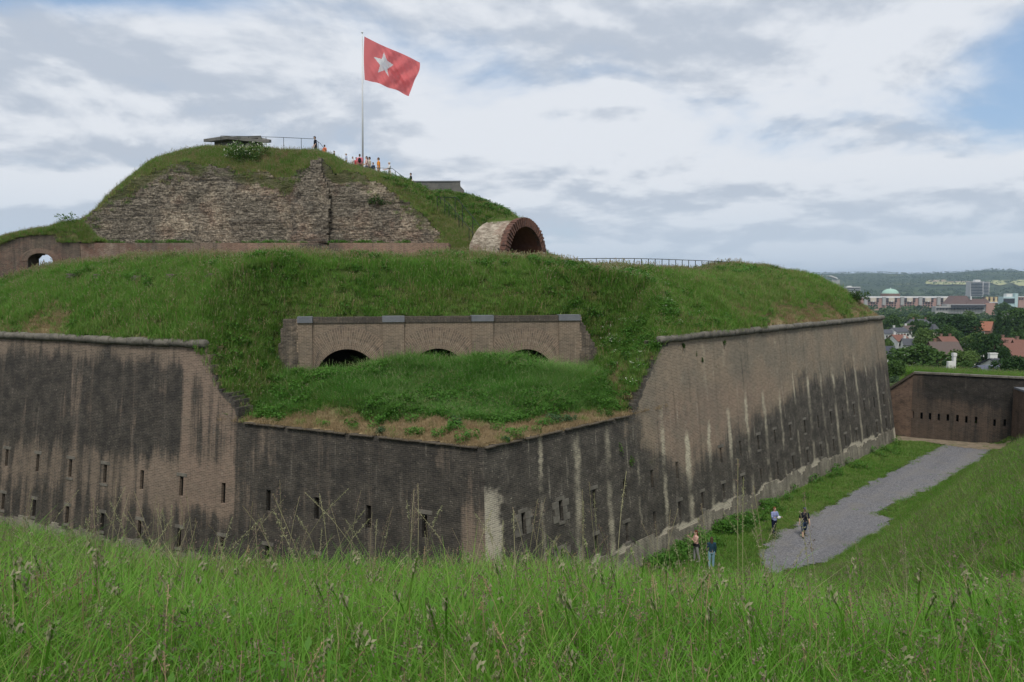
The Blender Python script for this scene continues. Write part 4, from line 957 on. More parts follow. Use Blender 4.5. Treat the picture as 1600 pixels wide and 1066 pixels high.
def stem(V_, F_, Mi, rg, base, h, az, bend, kind, sw=.004):
    """flowering stem with a loose panicle on top"""
    d = np.array([math.cos(az), math.sin(az), 0]); o = len(V_); pts = []
    for s in np.linspace(0, 1, 6):
        pts.append(base + d * bend * h * s ** 2.5 + np.array([0, 0, h * s * (1 - .12 * bend * s)]))
    for tw in (0, math.pi / 2):
        s_ = np.array([-math.sin(az + tw), math.cos(az + tw), 0]) * sw / 2; o = len(V_)
        for c in pts: V_.append(tuple(c - s_)); V_.append(tuple(c + s_))
        for i in range(5): a = o + 2 * i; F_.append((a, a + 1, a + 3, a + 2)); Mi.append(0 if kind != 'dry' else 1)
    mi = {'seed': 2, 'pale': 3, 'dry': 1}[kind]
    tip, dn = pts[-1], pts[-1] - pts[-2]; dn = dn / np.linalg.norm(dn)
    ln = rg.uniform(.10, .19) * (h / .9) * (1.5 if h > .95 else 1); n = int(rg.integers(14, 26)) * (3 if h > .95 else 1)
    for k in range(n):
        t = rg.random(); rad = (.012 + .042 * math.sin(math.pi * min(1, t * 1.05)) ** 1.2) * (1 if kind == 'seed' else .5)
        a = rg.uniform(0, 6.283); q = tip - dn * ln * (1 - t) * 1.0 + np.array([math.cos(a), math.sin(a), rg.uniform(-.3, .3)]) * rad * rg.uniform(.2, 1)
        u_ = np.array([rg.normal(), rg.normal(), rg.normal() + 1.2]); u_ /= np.linalg.norm(u_); w_ = np.cross(u_, [rg.normal(), rg.normal(), rg.normal()]); w_ /= np.linalg.norm(w_) + 1e-9
        l_, ww = (rg.uniform(.006, .012), rg.uniform(.0025, .0045)) if sw < .01 else (rg.uniform(.012, .022), rg.uniform(.005, .009)); o = len(V_)
        for c in (q - u_ * l_, q + w_ * ww, q + u_ * l_, q - w_ * ww): V_.append(tuple(c))
        F_.append((o, o + 1, o + 2, o + 3)); Mi.append(mi)
def make_tufts(cname, n, seedn, mats, nb, rad, hr, wr, bend, stems=0, kinds=('seed',), herbs=0, flowers=0, stemh=(.95, 1.3), flow_mi=4):
    coll = bpy.data.collections.new(cname); rg = np.random.default_rng(seedn)
    for k in range(n):
        V_, F_, Mi = [], [], []
        lean = rg.uniform(0, 6.28)
        for i in range(nb):
            a, r_ = rg.uniform(0, 6.283), rad * math.sqrt(rg.random())
            h = rg.uniform(*hr); az = rg.uniform(0, 6.283)
            blade(V_, F_, Mi, rg, np.array([r_ * math.cos(a), r_ * math.sin(a), -.03]), h, rg.uniform(*wr), az, abs(rg.normal(bend, bend * .6)), 0 if rg.random() > .07 else 1, 4, rg.uniform(-.8, .8))
        for i in range(stems):
            a, r_ = rg.uniform(0, 6.283), rad * math.sqrt(rg.random())
            stem(V_, F_, Mi, rg, np.array([r_ * math.cos(a), r_ * math.sin(a), 0]), rg.uniform(*hr) * rg.uniform(*stemh), rg.uniform(0, 6.283), abs(rg.normal(.12, .12)), kinds[int(rg.integers(len(kinds)))], .004 if wr[1] < .0125 else .012)
        for i in range(herbs):
            a, r_ = rg.uniform(0, 6.283), rad * math.sqrt(rg.random()); q = np.array([r_ * math.cos(a), r_ * math.sin(a), rg.uniform(.05, hr[1])])
            u_ = np.array([rg.normal(), rg.normal(), .5 * rg.normal()]); u_ /= np.linalg.norm(u_); w_ = np.cross(u_, [0, 0, 1.]) + rg.normal(0, .3, 3); w_ /= np.linalg.norm(w_)
            l_ = rg.uniform(.05, .11) * (.42 if wr[1] < .017 else 1); o = len(V_)
            for c in (q - u_ * l_, q + w_ * l_ * .5, q + u_ * l_, q - w_ * l_ * .5): V_.append(tuple(c))
            F_.append((o, o + 1, o + 2, o + 3)); Mi.append(0)
        for i in range(flowers):
            a, r_ = rg.uniform(0, 6.283), rad * rg.random(); q = np.array([r_ * math.cos(a), r_ * math.sin(a), hr[1] * rg.uniform(.8, 1.1)])
            for z_ in range(4):
                o = len(V_); c = q + rg.normal(0, .035, 3); l_ = rg.uniform(.010, .02)
                for dx, dy in ((-l_, -l_), (l_, -l_), (l_, l_), (-l_, l_)): V_.append((c[0] + dx, c[1] + dy, c[2] + dx * rg.normal(0, .4)))
                F_.append((o, o + 1, o + 2, o + 3)); Mi.append(4)
        proto(coll, f'{cname}_{k:02d}', V_, F_, Mi, mats)
    return coll
def scatter(name, P, rot, scl, idx, coll, kind='stuff'):
    P = np.asarray(P, float); n = len(P)
    me = bpy.data.meshes.new(name); me.from_pydata(P.tolist(), [], [])
    a = me.attributes.new('rot', 'FLOAT_VECTOR', 'POINT'); a.data.foreach_set('vector', np.asarray(rot, np.float32).ravel())
    a = me.attributes.new('scl', 'FLOAT_VECTOR', 'POINT'); s3 = np.asarray(scl, np.float32); s3 = np.stack([s3] * 3, -1) if s3.ndim == 1 else s3
    a.data.foreach_set('vector', s3.ravel())
    a = me.attributes.new('pick', 'INT', 'POINT'); a.data.foreach_set('value', np.asarray(idx, np.int32))
    ob = bpy.data.objects.new(name, me); link(ob)
    ng = bpy.data.node_groups.new(name + '_spread', 'GeometryNodeTree')
    ng.interface.new_socket('Geometry', in_out='INPUT', socket_type='NodeSocketGeometry'); ng.interface.new_socket('Geometry', in_out='OUTPUT', socket_type='NodeSocketGeometry')
    nn = ng.nodes.new; gi, go = nn('NodeGroupInput'), nn('NodeGroupOutput')
    ci = nn('GeometryNodeCollectionInfo'); ci.inputs['Collection'].default_value = coll; ci.inputs['Separate Children'].default_value = True; ci.inputs['Reset Children'].default_value = True
    ip = nn('GeometryNodeInstanceOnPoints'); ip.inputs['Pick Instance'].default_value = True
    def na(nm, ty): q = nn('GeometryNodeInputNamedAttribute'); q.data_type = ty; q.inputs['Name'].default_value = nm; return q.outputs[0]
    e2r = nn('FunctionNodeEulerToRotation'); lk = ng.links.new
    lk(na('rot', 'FLOAT_VECTOR'), e2r.inputs[0]); lk(e2r.outputs[0], ip.inputs['Rotation']); lk(na('scl', 'FLOAT_VECTOR'), ip.inputs['Scale']); lk(na('pick', 'INT'), ip.inputs['Instance Index'])
    lk(gi.outputs[0], ip.inputs['Points']); lk(ci.outputs[0], ip.inputs['Instance']); lk(ip.outputs[0], go.inputs[0])
    md = ob.modifiers.new('spread', 'NODES'); md.node_group = ng
    tag(ob, kind=kind); return ob
def in_view(P, m=140, mb_=160):
    px, py = project(P[:, 0], P[:, 1], P[:, 2]); return (px > -m) & (px < 1600 + m) & (py > -60) & (py < 1066 + mb_) & (P[:, 1] > .3)
def rots(n, tilt=.12, lean=None):
    r_ = np.stack([rng.normal(0, tilt, n), rng.normal(0, tilt, n), rng.uniform(0, 6.283, n)], -1)
    if lean is not None: r_[:, 0] += lean[:, 0]; r_[:, 1] += lean[:, 1]
    return r_
ALLM = lambda gr: [gr, DRY, SEED, PALE, WHITE]
# --- tall meadow round the camera
T_MEAD = make_tufts('meadow_tuft', 7, 11, ALLM(GREEN), 40, .19, (.25, .62), (.004, .010), .42, 1, ('seed', 'seed', 'pale'))
T_SEED = make_tufts('meadow_seed_tuft', 5, 12, ALLM(GREEN), 26, .17, (.3, .62), (.004, .009), .35, 4, ('seed', 'seed', 'seed', 'pale'))
T_FLAT = make_tufts('meadow_blade_tuft', 4, 14, ALLM(GREEN), 26, .18, (.32, .74), (.008, .017), .75, 1, ('pale',))
T_STRAW = make_tufts('meadow_straw', 3, 16, [DRY, DRY, SEED, PALE, WHITE], 12, .2, (.25, .6), (.004, .008), .7, 3, ('dry', 'pale', 'seed'))
T_WEED = make_tufts('meadow_weed', 4, 17, ALLM(HERB), 8, .2, (.2, .5), (.008, .016), .5, 0, herbs=16)
T_YEL = make_tufts('meadow_buttercup', 2, 18, [GREEN, DRY, SEED, PALE, YELL], 20, .18, (.3, .6), (.004, .009), .4, 0, flowers=1)
mead = bpy.data.collections.new('meadow_mix')
for i, c_ in enumerate((T_MEAD, T_SEED, T_FLAT, T_STRAW, T_WEED, T_YEL)):
    for o in c_.objects: o.name = f'm{i}_' + o.name; mead.objects.link(o)
def polar_points(n, r0, r1, a0, a1, pw=1.0):
    r_ = r0 + (r1 - r0) * rng.random(n) ** pw; a_ = rng.uniform(R(a0), R(a1), n); return np.sin(a_) * r_, np.cos(a_) * r_
def meadow(n, r0, r1, a0, a1, dens_fade=0.0):
    x, y = polar_points(n, r0, r1, a0, a1, .62); return x, y
x1, y1 = meadow(22000, 1.0, 13, -72, 72); x2, y2 = meadow(20000, 10, 24, -58, 60)
x, y = np.r_[x1, x2], np.r_[y1, y2]
po = pent_out(x, y); k = po > 8.5; x, y = x[k], y[k]
z = H(x, y); P = np.stack([x, y, z], -1); P = P[in_view(P, 2600, 1500)]
n = len(P); pick = np.where(rng.random(n) < .70 - .16 * sstep(P[:, 0], -2, 6), rng.integers(0, 7, n), 0)
sd_ = rng.random(n); dn = fbm(P[:, 0] * .35 + 9, P[:, 1] * .35)
rr_ = np.hypot(P[:, 0], P[:, 1])
pick = rng.integers(0, 7, n)
pick = np.where(sd_ < .05 + .16 * sstep(dn, .45, .62) + .16 * sstep(rr_, 8, 13), rng.integers(7, 12, n), pick); pick = np.where(sd_ > .76, rng.integers(12, 16, n), pick)
wn = fbm(P[:, 0] * .8 + 3, P[:, 1] * .8); u9 = rng.random(n)
pick = np.where((u9 < .05 + .12 * sstep(fbm(P[:, 0] * .6, P[:, 1] * .6 + 9), .55, .7)), rng.integers(16, 19, n), pick); pick = np.where((u9 > .99 - .10 * sstep(wn, .6, .72)), rng.integers(19, 23, n), pick); 
sc_ = rng.uniform(.7, 1.15, n) * (.80 + .5 * fbm(P[:, 0] * .55 + 20, P[:, 1] * .55)) * (1 - .18 * sstep(rr_, 5, 2)) * (1 - .16 * sstep(rr_, 8, 13)); sc_ = sc_ * (1 - .25 * sstep(P[:, 0], 5, 11))
scatter('meadow_grass', P, rots(n, .10), sc_, pick, mead)
# --- a few very tall stems rising above the rest
STALK = leaf_mat('pale_stalks', (.30, .29, .15), (.40, .36, .22), None, .3, .5)
T_TALL = make_tufts('tall_stem', 6, 15, [STALK, STALK, SEED, PALE, WHITE], 1, .05, (.8, 1.0), (.006, .010), .5, 2, ('pale', 'pale', 'seed'), stemh=(1.25, 1.6))
tp = []
for px in list(rng.uniform(0, 640, 42)) + list(rng.uniform(640, 1000, 18)) + list(rng.uniform(1000, 1600, 20)):
    d = rng.uniform(5.5, 12); r_ = ray(px, 900); q = r_[:2] / np.hypot(*r_[:2]) * d; tp.append((q[0], q[1], float(H(*q))))
scatter('tall_grass_stems', tp, rots(len(tp), .12), rng.uniform(.85, 1.15, len(tp)), rng.integers(0, 6, len(tp)), T_TALL)

# --- slopes of the counterscarp and the ditch floor
T_MID = make_tufts('slope_tuft', 6, 21, ALLM(GREEN), 50, .33, (.28, .78), (.009, .018), .45, 2, ('seed', 'pale'))
T_MIDS = make_tufts('slope_seed_tuft', 3, 22, ALLM(GREEN), 30, .33, (.4, .8), (.008, .015), .35, 6, ('seed', 'seed', 'pale'))
mid = bpy.data.collections.new('slope_mix')
for i, c_ in enumerate((T_MID, T_MIDS)):
    for o in c_.objects: o.name = f's{i}_' + o.name; mid.objects.link(o)
x, y = polar_points(52000, 20, 70, 4, 44, .75); po = pent_out(x, y)
df = (x - FW0[0]) * FN[0] + (y - FW0[1]) * FN[1]
k = (po > 7.2) & (df < -.3) & ~in_poly(x, y, PATH); P = np.stack([x[k], y[k], H(x[k], y[k])], -1); P = P[in_view(P)]; n = len(P)
sd_ = rng.random(n); pick = np.where(sd_ < .2 + .3 * sstep(fbm(P[:, 0] * .2, P[:, 1] * .2), .5, .65), rng.integers(6, 9, n), rng.integers(0, 6, n))
scatter('slope_grass', P, rots(n, .12), rng.uniform(.6, 1.15, n) * (.42 + .58 * sstep(pent_out(P[:, 0], P[:, 1]), 7.2, 11)), pick, mid)
T_SHORT = make_tufts('ditch_tuft', 5, 31, ALLM(GREEN2), 60, .32, (.08, .26), (.012, .024), .5, 0)
T_RANK = make_tufts('rank_weeds', 4, 32, ALLM(HERB), 30, .35, (.25, .6), (.015, .03), .4, 0, herbs=70)
dit = bpy.data.collections.new('ditch_mix')
for i, c_ in enumerate((T_SHORT, T_RANK)):
    for o in c_.objects: o.name = f'd{i}_' + o.name; dit.objects.link(o)
xs, ys = [], []
t = rng.uniform(4, 60, 12000); q = rng.uniform(.15, 8.5, 12000); pp = B0 + t[:, None] * U - q[:, None] * NR
k = ~in_poly(pp[:, 0], pp[:, 1], PATH) & ~in_poly(pp[:, 0], pp[:, 1], DIRT); df = (pp[:, 0] - FW0[0]) * FN[0] + (pp[:, 1] - FW0[1]) * FN[1]
k &= df < -.25; pp, t, q = pp[k], t[k], q[k]
rank = rng.random(len(pp)) < sstep(q, 2.2, .2) * (.04 + .5 * sstep(t, 30, 18) * sstep(fbm(t * .5, t * 0), .35, .6))
P = np.stack([pp[:, 0], pp[:, 1], H(pp[:, 0], pp[:, 1])], -1); n = len(P)
edge = sstep(q, 2.2, 3.2) * .5
scatter('ditch_grass', P, rots(n, .1), rng.uniform(.7, 1.25, n) * (1 - edge * .5), np.where(rank, rng.integers(5, 9, n), rng.integers(0, 5, n)), dit)
xp = rng.uniform(12, 46, 9000); yp = rng.uniform(36, 70, 9000); k = in_poly(xp, yp, PATH); k2 = k.copy()
for dx, dy in ((.5, 0), (-.5, 0), (0, .7), (0, -.7)): k2 &= in_poly(xp + dx + .5 * (fbm(xp, yp) - .5), yp + dy, PATH)
k &= (~k2 & (rng.random(9000) < .45)) | (rng.random(9000) < .012); xp, yp = xp[k], yp[k]
scatter('path_grass', np.stack([xp, yp, H(xp, yp)], -1), rots(len(xp), .1), rng.uniform(.35, .8, len(xp)), rng.integers(0, 5, len(xp)), dit)
t = rng.uniform(-2, 34, 900); q = rng.uniform(.2, 4, 900); pp = B0 + t[:, None] * V - q[:, None] * NL
P = np.stack([pp[:, 0], pp[:, 1], H(pp[:, 0], pp[:, 1])], -1); scatter('ditch_grass', P, rots(len(P), .1), rng.uniform(.6, 1, len(P)), rng.integers(0, 9, len(P)), dit)
# turf on top of the counterscarp wall
e = rng.uniform(-1, FL + 3, 1500); q = rng.uniform(.8, 5, 1500); pp = FW0 + e[:, None] * FE + q[:, None] * FN; P = np.stack([pp[:, 0], pp[:, 1], H(pp[:, 0], pp[:, 1])], -1)
scatter('bank_grass', P, rots(len(P), .12), rng.uniform(.6, 1.0, len(P)), rng.integers(0, 6, len(P)), mid)

# --- rampart, terrace and mound
T_R1 = make_tufts('rampart_tuft', 6, 41, ALLM(GREEN2), 70, .42, (.18, .52), (.011, .024), .6, 0)
PALE2 = leaf_mat('bleached_grass_heads', (.34, .33, .19), (.44, .40, .26), None, .35, .5)
T_R2 = make_tufts('rampart_seed_tuft', 4, 42, [GREEN2, DRY, SEED, PALE2, WHITE], 46, .42, (.25, .55), (.014, .026), .4, 9, ('pale', 'pale', 'dry', 'seed'))
T_R3 = make_tufts('dry_tuft', 4, 43, ALLM(DRY), 46, .36, (.10, .34), (.012, .024), .55, 3, ('dry',))
T_R4 = make_tufts('herb_clump', 4, 44, ALLM(HERB), 16, .42, (.2, .55), (.02, .035), .4, 0, herbs=150)
T_R5 = make_tufts('flowering_herb', 3, 45, ALLM(HERB), 20, .42, (.25, .55), (.02, .03), .4, 0, herbs=90, flowers=7)
T_R6 = make_tufts('long_soft_grass', 5, 46, ALLM(BLUEG), 60, .40, (.35, .75), (.012, .024), 1.0, 1, ('pale',))
T_R7 = make_tufts('yellow_grass', 4, 47, ALLM(leaf_mat('yellowing_grass', (.15, .24, .04), (.22, .28, .075), (.28, .27, .11), .4, .3)), 50, .40, (.16, .45), (.012, .026), .5, 4, ('dry', 'pale'))
ram = bpy.data.collections.new('rampart_mix')
for i, c_ in enumerate((T_R1, T_R2, T_R3, T_R4, T_R5, T_R6, T_R7)):
    for o in c_.objects: o.name = f'r{i}_' + o.name; ram.objects.link(o)
RNG = {'g': (0, 6), 's': (6, 10), 'd': (10, 14), 'h': (14, 18), 'f': (18, 21), 'l': (21, 26), 'y': (26, 30)}
pk = lambda c_, n: rng.integers(*RNG[c_], n)
# rampart
x, y = np.r_[rng.uniform(-56, 42, 190000), rng.uniform(-17, 12, 34000)], np.r_[rng.uniform(28, 76, 190000), rng.uniform(35, 50, 34000)]
z, keep, q, s, w_ = za(x, y); zt_ = zb(x, y)
k = keep & (q > .12) & (q < 15) & ~((w_ > WLO) & (w_ < WHI) & (s < SF + .75)) & (z > zt_ - .2)
sidez = ((w_ > WHI - .2) | (w_ < WLO + .2)) & (s > 4) & (s < SF + 5) & (w_ < 14) & (w_ > -16); k &= (np.arange(len(x)) < 190000) | sidez
k &= (rng.random(len(x)) < np.where(q < 10, 1.0, .35))
k &= ~((y > 59.0) & (x < PY(95, 0, 60)[0]))
x, y, z, q, s, w_ = (a_[k] for a_ in (x, y, z, q, s, w_)); P = np.stack([x, y, z], -1)
v_ = in_view(P, 100); P, q, s, w_ = P[v_], q[v_], s[v_], w_[v_]; x, y = P[:, 0], P[:, 1]
hd = rng.random(len(P)) < .62; P, q, s, w_, x, y = P[hd], q[hd], s[hd], w_[hd], x[hd], y[hd]
n = len(P); u1 = rng.random(n); f1 = fbm(x * .16, y * .16); f2 = fbm(x * .35 + 40, y * .35); px = 800 + F * x / y
pick = pk('g', n); sc_ = rng.uniform(.7, 1.2, n)
pick = np.where(u1 < .12 + .72 * sstep(q, 6.0, 8.3), pk('s', n), pick)
pick = np.where((u1 > .94) & (f2 > .58), pk('h', n), pick)
pick = np.where((u1 < .45) & (f1 > .52) & (px > 1000), pk('y', n), pick)
pick = np.where((u1 < .35 * sstep(px, 1000, 1250)) , pk('y', n), pick)
edge = sstep(q + (f2 - .5) * 4.0, 2.0, .6); pick = np.where(u1 < edge * .85, pk('d', n), pick); sc_ = sc_ * (1 - .3 * edge)
cs = (np.abs(w_) < 9.3) & (s > SF) & (s < SF + 2.2); pick = np.where(cs & (u1 < .4), pk('y', n), pick)
side = ((w_ > WHI - .6) & (w_ < 13.5) & (s > 4) & (s < SF + 4.5)); pick = np.where(side & (u1 < .25 * sstep(fbm(x * .7 + 5, y * .7), .42, .62)), pk('h', n), pick); pick = np.where(side & (u1 > .985), pk('f', n), pick)
pick = np.where((u1 > .992) & (px > 800) & (px < 1200) & (f2 > .47) & (u1 < .996), pk('f', n), pick)
sc_ = sc_ * (1 - .15 * (pick >= 14) * (pick < 18))
sc_ = sc_ * (.68 + .75 * fbm(x * .4 + 11, y * .4))
scatter('rampart_grass', P, rots(n, .12), sc_, pick, ram)
# terrace
x, y = rng.uniform(-15, 10, 34000), rng.uniform(29, 48, 34000)
_, _, _, s, w_ = za(x, y); li = low_in(x, y); k = (li > .06) & (s < SF - .15) & (w_ > -13) & (w_ < 11.5); k &= (rng.random(len(x)) < .55)
x, y, s, w_, li = (a_[k] for a_ in (x, y, s, w_, li)); P = np.stack([x, y, zb(x, y)], -1); n = len(P); u1 = rng.random(n); f2 = fbm(x * .5, y * .5)
pick = np.where(u1 < .78, pk('l', n), pk('g', n)); pick = np.where((u1 > .85) & (f2 > .5), pk('h', n), pick); pick = np.where((np.abs(w_) > 6.5) & (u1 < .3), pk('g', n), pick)
dw = 1.1 + 2.1 * np.exp(-((w_ + .5) / 5.5) ** 2); ed = sstep(li + (f2 - .5) * 1.8, dw + .6, dw - .5); pick = np.where(u1 < ed * .96, pk('d', n), pick)
sc_ = rng.uniform(.7, 1.15, n) * (1 - .25 * ed) * (1 + .25 * sstep(s, 8, 12) * sstep(np.abs(w_), 6, 3))
ang = fbm(x * .3 + 7, y * .3) * 5.0; lean = np.stack([np.sin(ang) * .3 - .1, .32 + .2 * np.cos(ang)], -1) * np.where(pick < 21, .3, 1.0)[:, None]
rt = rots(n, .12, None); rt[:, 2] = np.where((pick >= 21) & (pick < 26), ang + rng.normal(0, .7, n), rt[:, 2]); rt[:, :2] += lean
scatter('terrace_grass', P, rt, sc_, pick, ram)
# mound and hump
x, y = rng.uniform(-46, 4, 42000), rng.uniform(60, 76, 42000); z, k = zm(x, y)
z2, k2 = zh(x, y); top = np.where(k2 & (z2 > z), z2, z); k = (k | (k2 & (x > -6))) & ~((x > tn[0] - 4.2) & (y < 65.5) & (y > 58) & (x > -3.6)); x, y, z = x[k], y[k], np.maximum(np.where(zm(x[k], y[k])[1], z[k], -99), np.where(k2[k], z2[k], -99))
P = np.stack([x, y, z], -1); P = P[in_view(P) & (z > 15.8)]; x, y = P[:, 0], P[:, 1]; n = len(P); u1 = rng.random(n); f1 = fbm(x * .28, y * .28); px = 800 + F * x / y
pick = np.where(u1 < .45, pk('g', n), pk('y', n)); pick = np.where(u1 > .8, pk('s', n), pick); pick = np.where((u1 < .62) & (f1 > .52) & (px < 640), pk('d', n), pick); pick = np.where((px > 600) & (u1 < .08), pk('h', n), pick); pick = np.where((y < 66.3) & (u1 < .4), pk('y', n), pick)
scatter('mound_grass', P, rots(n, .15), rng.uniform(.55, 1.0, n), pick, ram)
# turf over the arched wall and at the foot of the ruin
x = rng.uniform(-48, AX[-1] + 1.1, 3000); y = rng.uniform(59.9, 61.8, 3000); kk = np.interp(y, [a_ for a_, _ in TCAP], [b_ for _, b_ in TCAP]); zt_ = np.interp(x, AX, AZ); zr_ = np.maximum(zridge(x), zt_ + .1); zr_ = zr_ + (zt_ + .2 - zr_) * sstep(x, AX[-1] - .8, AX[-1] + 1.0); P = np.stack([x, y, zt_ + (zr_ - zt_) * kk - .06], -1); n = len(P)
scatter('wall_turf', P, rots(n, .2), rng.uniform(.4, .8, n), np.where(rng.random(n) < .5, pk('y', n), np.where(rng.random(n) < .6, pk('g', n), pk('s', n))), ram)
x = rng.uniform(TWX[0], TWX[-1], 260); y = rng.uniform(62.7, 63.7, 260); P = np.stack([x, y, np.full(260, ledge - .1)], -1)
scatter('ledge_weeds', P[fbm(x * .5, x * 0) > .5], rots(int((fbm(x * .5, x * 0) > .5).sum()), .15), rng.uniform(.4, .9, int((fbm(x * .5, x * 0) > .5).sum())), pk('h', int((fbm(x * .5, x * 0) > .5).sum())), ram)
# grass creeping over the broken top of the ruin, and on the crown of the vault
x = rng.uniform(TWX[0] + .5, TWX[-1] - .3, 480); dn = rng.random(480) ** 1.8 * 1.7; k = fbm(x * .45 + 3, dn * .8) > .40 + .10 * dn; x, dn = x[k], dn[k]; z = wtop(x) - dn
P = np.stack([x, ry(x, z) + .12, z], -1); n = len(P); rt = rots(n, .2); rt[:, 0] += 0
scatter('ruin_turf', P, rt, rng.uniform(.45, .95, n), np.where(rng.random(n) < .45, pk('y', n), np.where(rng.random(n) < .5, pk('d', n), pk('g', n))), ram)
P = np.array([arcp(hR - .12, R(90) + rng.normal(0, .25), -rng.uniform(.4, 3.2)) for _ in range(40)]); scatter('vault_turf', P, rots(40, .2), rng.uniform(.3, .7, 40), pk('s', 40), ram)

# ------------------------------------------------------------------ leafy shrubs and herbs that stand out singly
def leafy(name, label, cat, c, rad, n, mat_l, group=None, flowers=0, leaf=(.04, .08), fl=.03, stems=5, seed=0):
    rg = np.random.default_rng(100 + seed); e = empty(name, (c[0], c[1], c[2]), label, cat, group); mb = MB()
    lob = [np.array([rg.normal(0, .42), rg.normal(0, .42), rg.uniform(.25, .85)]) for _ in range(7)]
    V_, F_, Vf, Ff = [], [], [], []
    for i in range(n + flowers):
        l_ = lob[int(rg.integers(7))]; d = rg.normal(0, 1, 3); d /= np.linalg.norm(d); q = l_ + d * rg.uniform(.25, .46) * (1 + .25 * rg.normal()); q[2] = max(q[2], .02)
        if i >= n: q = l_ + np.array([d[0] * .45, -abs(d[1]) * .45, abs(d[2]) * .45])
        q = np.array(c) + q * np.array(rad)
        u_ = rg.normal(0, 1, 3); u_[2] *= .6; u_ /= np.linalg.norm(u_); w_ = np.cross(u_, rg.normal(0, 1, 3)); w_ /= np.linalg.norm(w_)
        s_ = rg.uniform(*leaf) if i < n else fl * rg.uniform(.7, 1.3); L_, LF = (V_, F_) if i < n else (Vf, Ff); o = len(L_)
        L_ += [q - u_ * s_, q + w_ * s_ * .55, q + u_ * s_, q - w_ * s_ * .55]; LF.append((o, o + 1, o + 2, o + 3))
    mesh_ob('foliage', V_, F_, mat_l, e)
    if Vf: mesh_ob('blossom', Vf, Ff, WHITE, e)
    for i in range(stems):
        t = lob[i % 7] * np.array(rad) + np.array(c); mb.tube([np.array(c) + (rg.normal(0, .05), rg.normal(0, .05), -.25), (np.array(c) + t) / 2 + rg.normal(0, .04, 3), t], [.022 * max(rad), .016 * max(rad), .008 * max(rad)], 5)
    mb.build('stem', [BARK], e); return e
BARK = stone_mat('bark', (.09, .07, .05), (.13, .10, .075), (.05, .04, .03), 3.0)
def onfn(fn, px, py, y0, y1):
    r_ = ray(px, py); k = np.arange(y0, y1, .05); zz = fn(r_[0] / r_[1] * k, k); i = np.argmax(zz > ZC + r_[2] / r_[1] * k); return np.array([r_[0] / r_[1] * k[i], k[i], zz[i]])
def obj_leaf(name, c1, c2, tr=.3):
    m, g, b = new_mat(name, .6, .25); p = g.pos(); n1 = g.noise(p, 1.7, 3, .6); n2 = g.noise(p, 9, 2, .6)
    c = g.mix(g.m('ADD', g.m('MULTIPLY', n1, .6), g.m('MULTIPLY', n2, .4)), c4(c1), c4(c2)); setc(g, b, c)
    t = g.n('ShaderNodeBsdfTranslucent', {0: c}); mx = g.n('ShaderNodeMixShader', {0: tr, 1: b.outputs[0], 2: t.outputs[0]})
    m.node_tree.links.new(mx.outputs[0], m.node_tree.nodes['Material Output'].inputs[0]); return m
LF1 = obj_leaf('shrub_leaves', (.04, .10, .015), (.10, .18, .035)); LF2 = obj_leaf('blue_green_leaves', (.05, .11, .045), (.09, .15, .06)); LF3 = obj_leaf('dark_shrub_leaves', (.03, .075, .015), (.06, .11, .025))
q = PY(388, 262, 66.6); leafy('elder_shrub', 'round elder shrub covered in white blossom below the bunker on the mound', 'shrub', q, (1.75, 1.3, 1.75), 1900, LF1, None, 260, (.06, .12), .055, 7, 1)
q = PY(590, 320, 64.0); leafy('shrub', 'dark green shrub growing from the right side of the rubble wall', 'shrub', q, (.95, .6, .55), 700, LF3, None, 0, (.05, .1), seed=2)
q = PY(105, 349, 60.8); leafy('shrub', 'wispy light green shrub on the turf above the arched gateway', 'shrub', q, (1.3, .6, .75), 260, LF1, None, 0, (.05, .1), seed=3)
q = onfn(lambda x, y: np.where(za(x, y)[1], za(x, y)[0], -99), 1336, 474, 50, 72); leafy('shrub', 'dark round shrub on the rampart near its far right corner', 'shrub', q, (1.0, .9, 1.1), 800, LF3, None, 0, (.06, .12), seed=4)
for i, (px, py, r_, lb) in enumerate([(596, 679, .26, 'small green plant alone on the dry rim left of the wall corner'), (871, 664, .42, 'taller of two bushy plants on the dry rim right of the corner'), (890, 662, .30, 'smaller round plant beside the taller bushy plant on the dry rim'), (945, 652, .34, 'green plant on the rim where the broken wall begins to rise'), (712, 668, .34, 'grey green weed in the dry grass just left of the wall corner'), (792, 690, .16, 'tiny tuft of leaves in the dry grass right above the wall corner')]):
    q = onfn(zb, px, py, 29, 45); leafy('rim_plant', lb, 'plant', q, (r_, r_, r_ * 1.25), 420, LF2 if i != 3 else LF1, None, 0, (.03, .06), seed=10 + i)
def on_wall(px, py, S, D_):
    r_ = ray(px, py); best = None
    for h in np.arange(.5, ZT, .05):
        k = (h - ZC) / r_[2]; q = CAM + r_ * k; t = (q[:2] - B0) @ D_; N_ = NR if D_ is U else NL; d = (q[:2] - B0) @ N_ - BAT * h
        if best is None or abs(d) < best[0]: best = (abs(d), q)
    return best[1]
for i, (px, py, r_, lb) in enumerate([(1068, 541, .22, 'small weed rooted just under the cordon near the broken wall end'), (1084, 553, .30, 'longer trailing weed on the brick below the cordon, second from the broken end'), (1096, 565, .20, 'lowest of three trailing weeds under the cordon'), (1131, 536, .26, 'weed under the cordon further right, standing alone'), (1117, 573, .16, 'tiny dark tuft in the middle of the pale upper brickwork'), (966, 705, .5, 'yellow green plant clinging to the dark brick right of the corner'), (985, 722, .35, 'green plant growing from the wall beside a white lime streak'), (1200, 826, .6, 'rank green plant at the wall foot by the gravel path')]):
    q = on_wall(px, py, WR, U) - np.r_[NR, 0] * (.02 if i < 7 else .5); 
    if i == 7: q = np.array([q[0], q[1], .0])
    leafy('wall_plant', lb, 'plant', q - (0, 0, r_ * .5), (r_ * .55, r_ * .4, r_ * 1.2), 160, LF1 if i > 4 else LF3, None, 0, (.025, .055), stems=3, seed=30 + i)

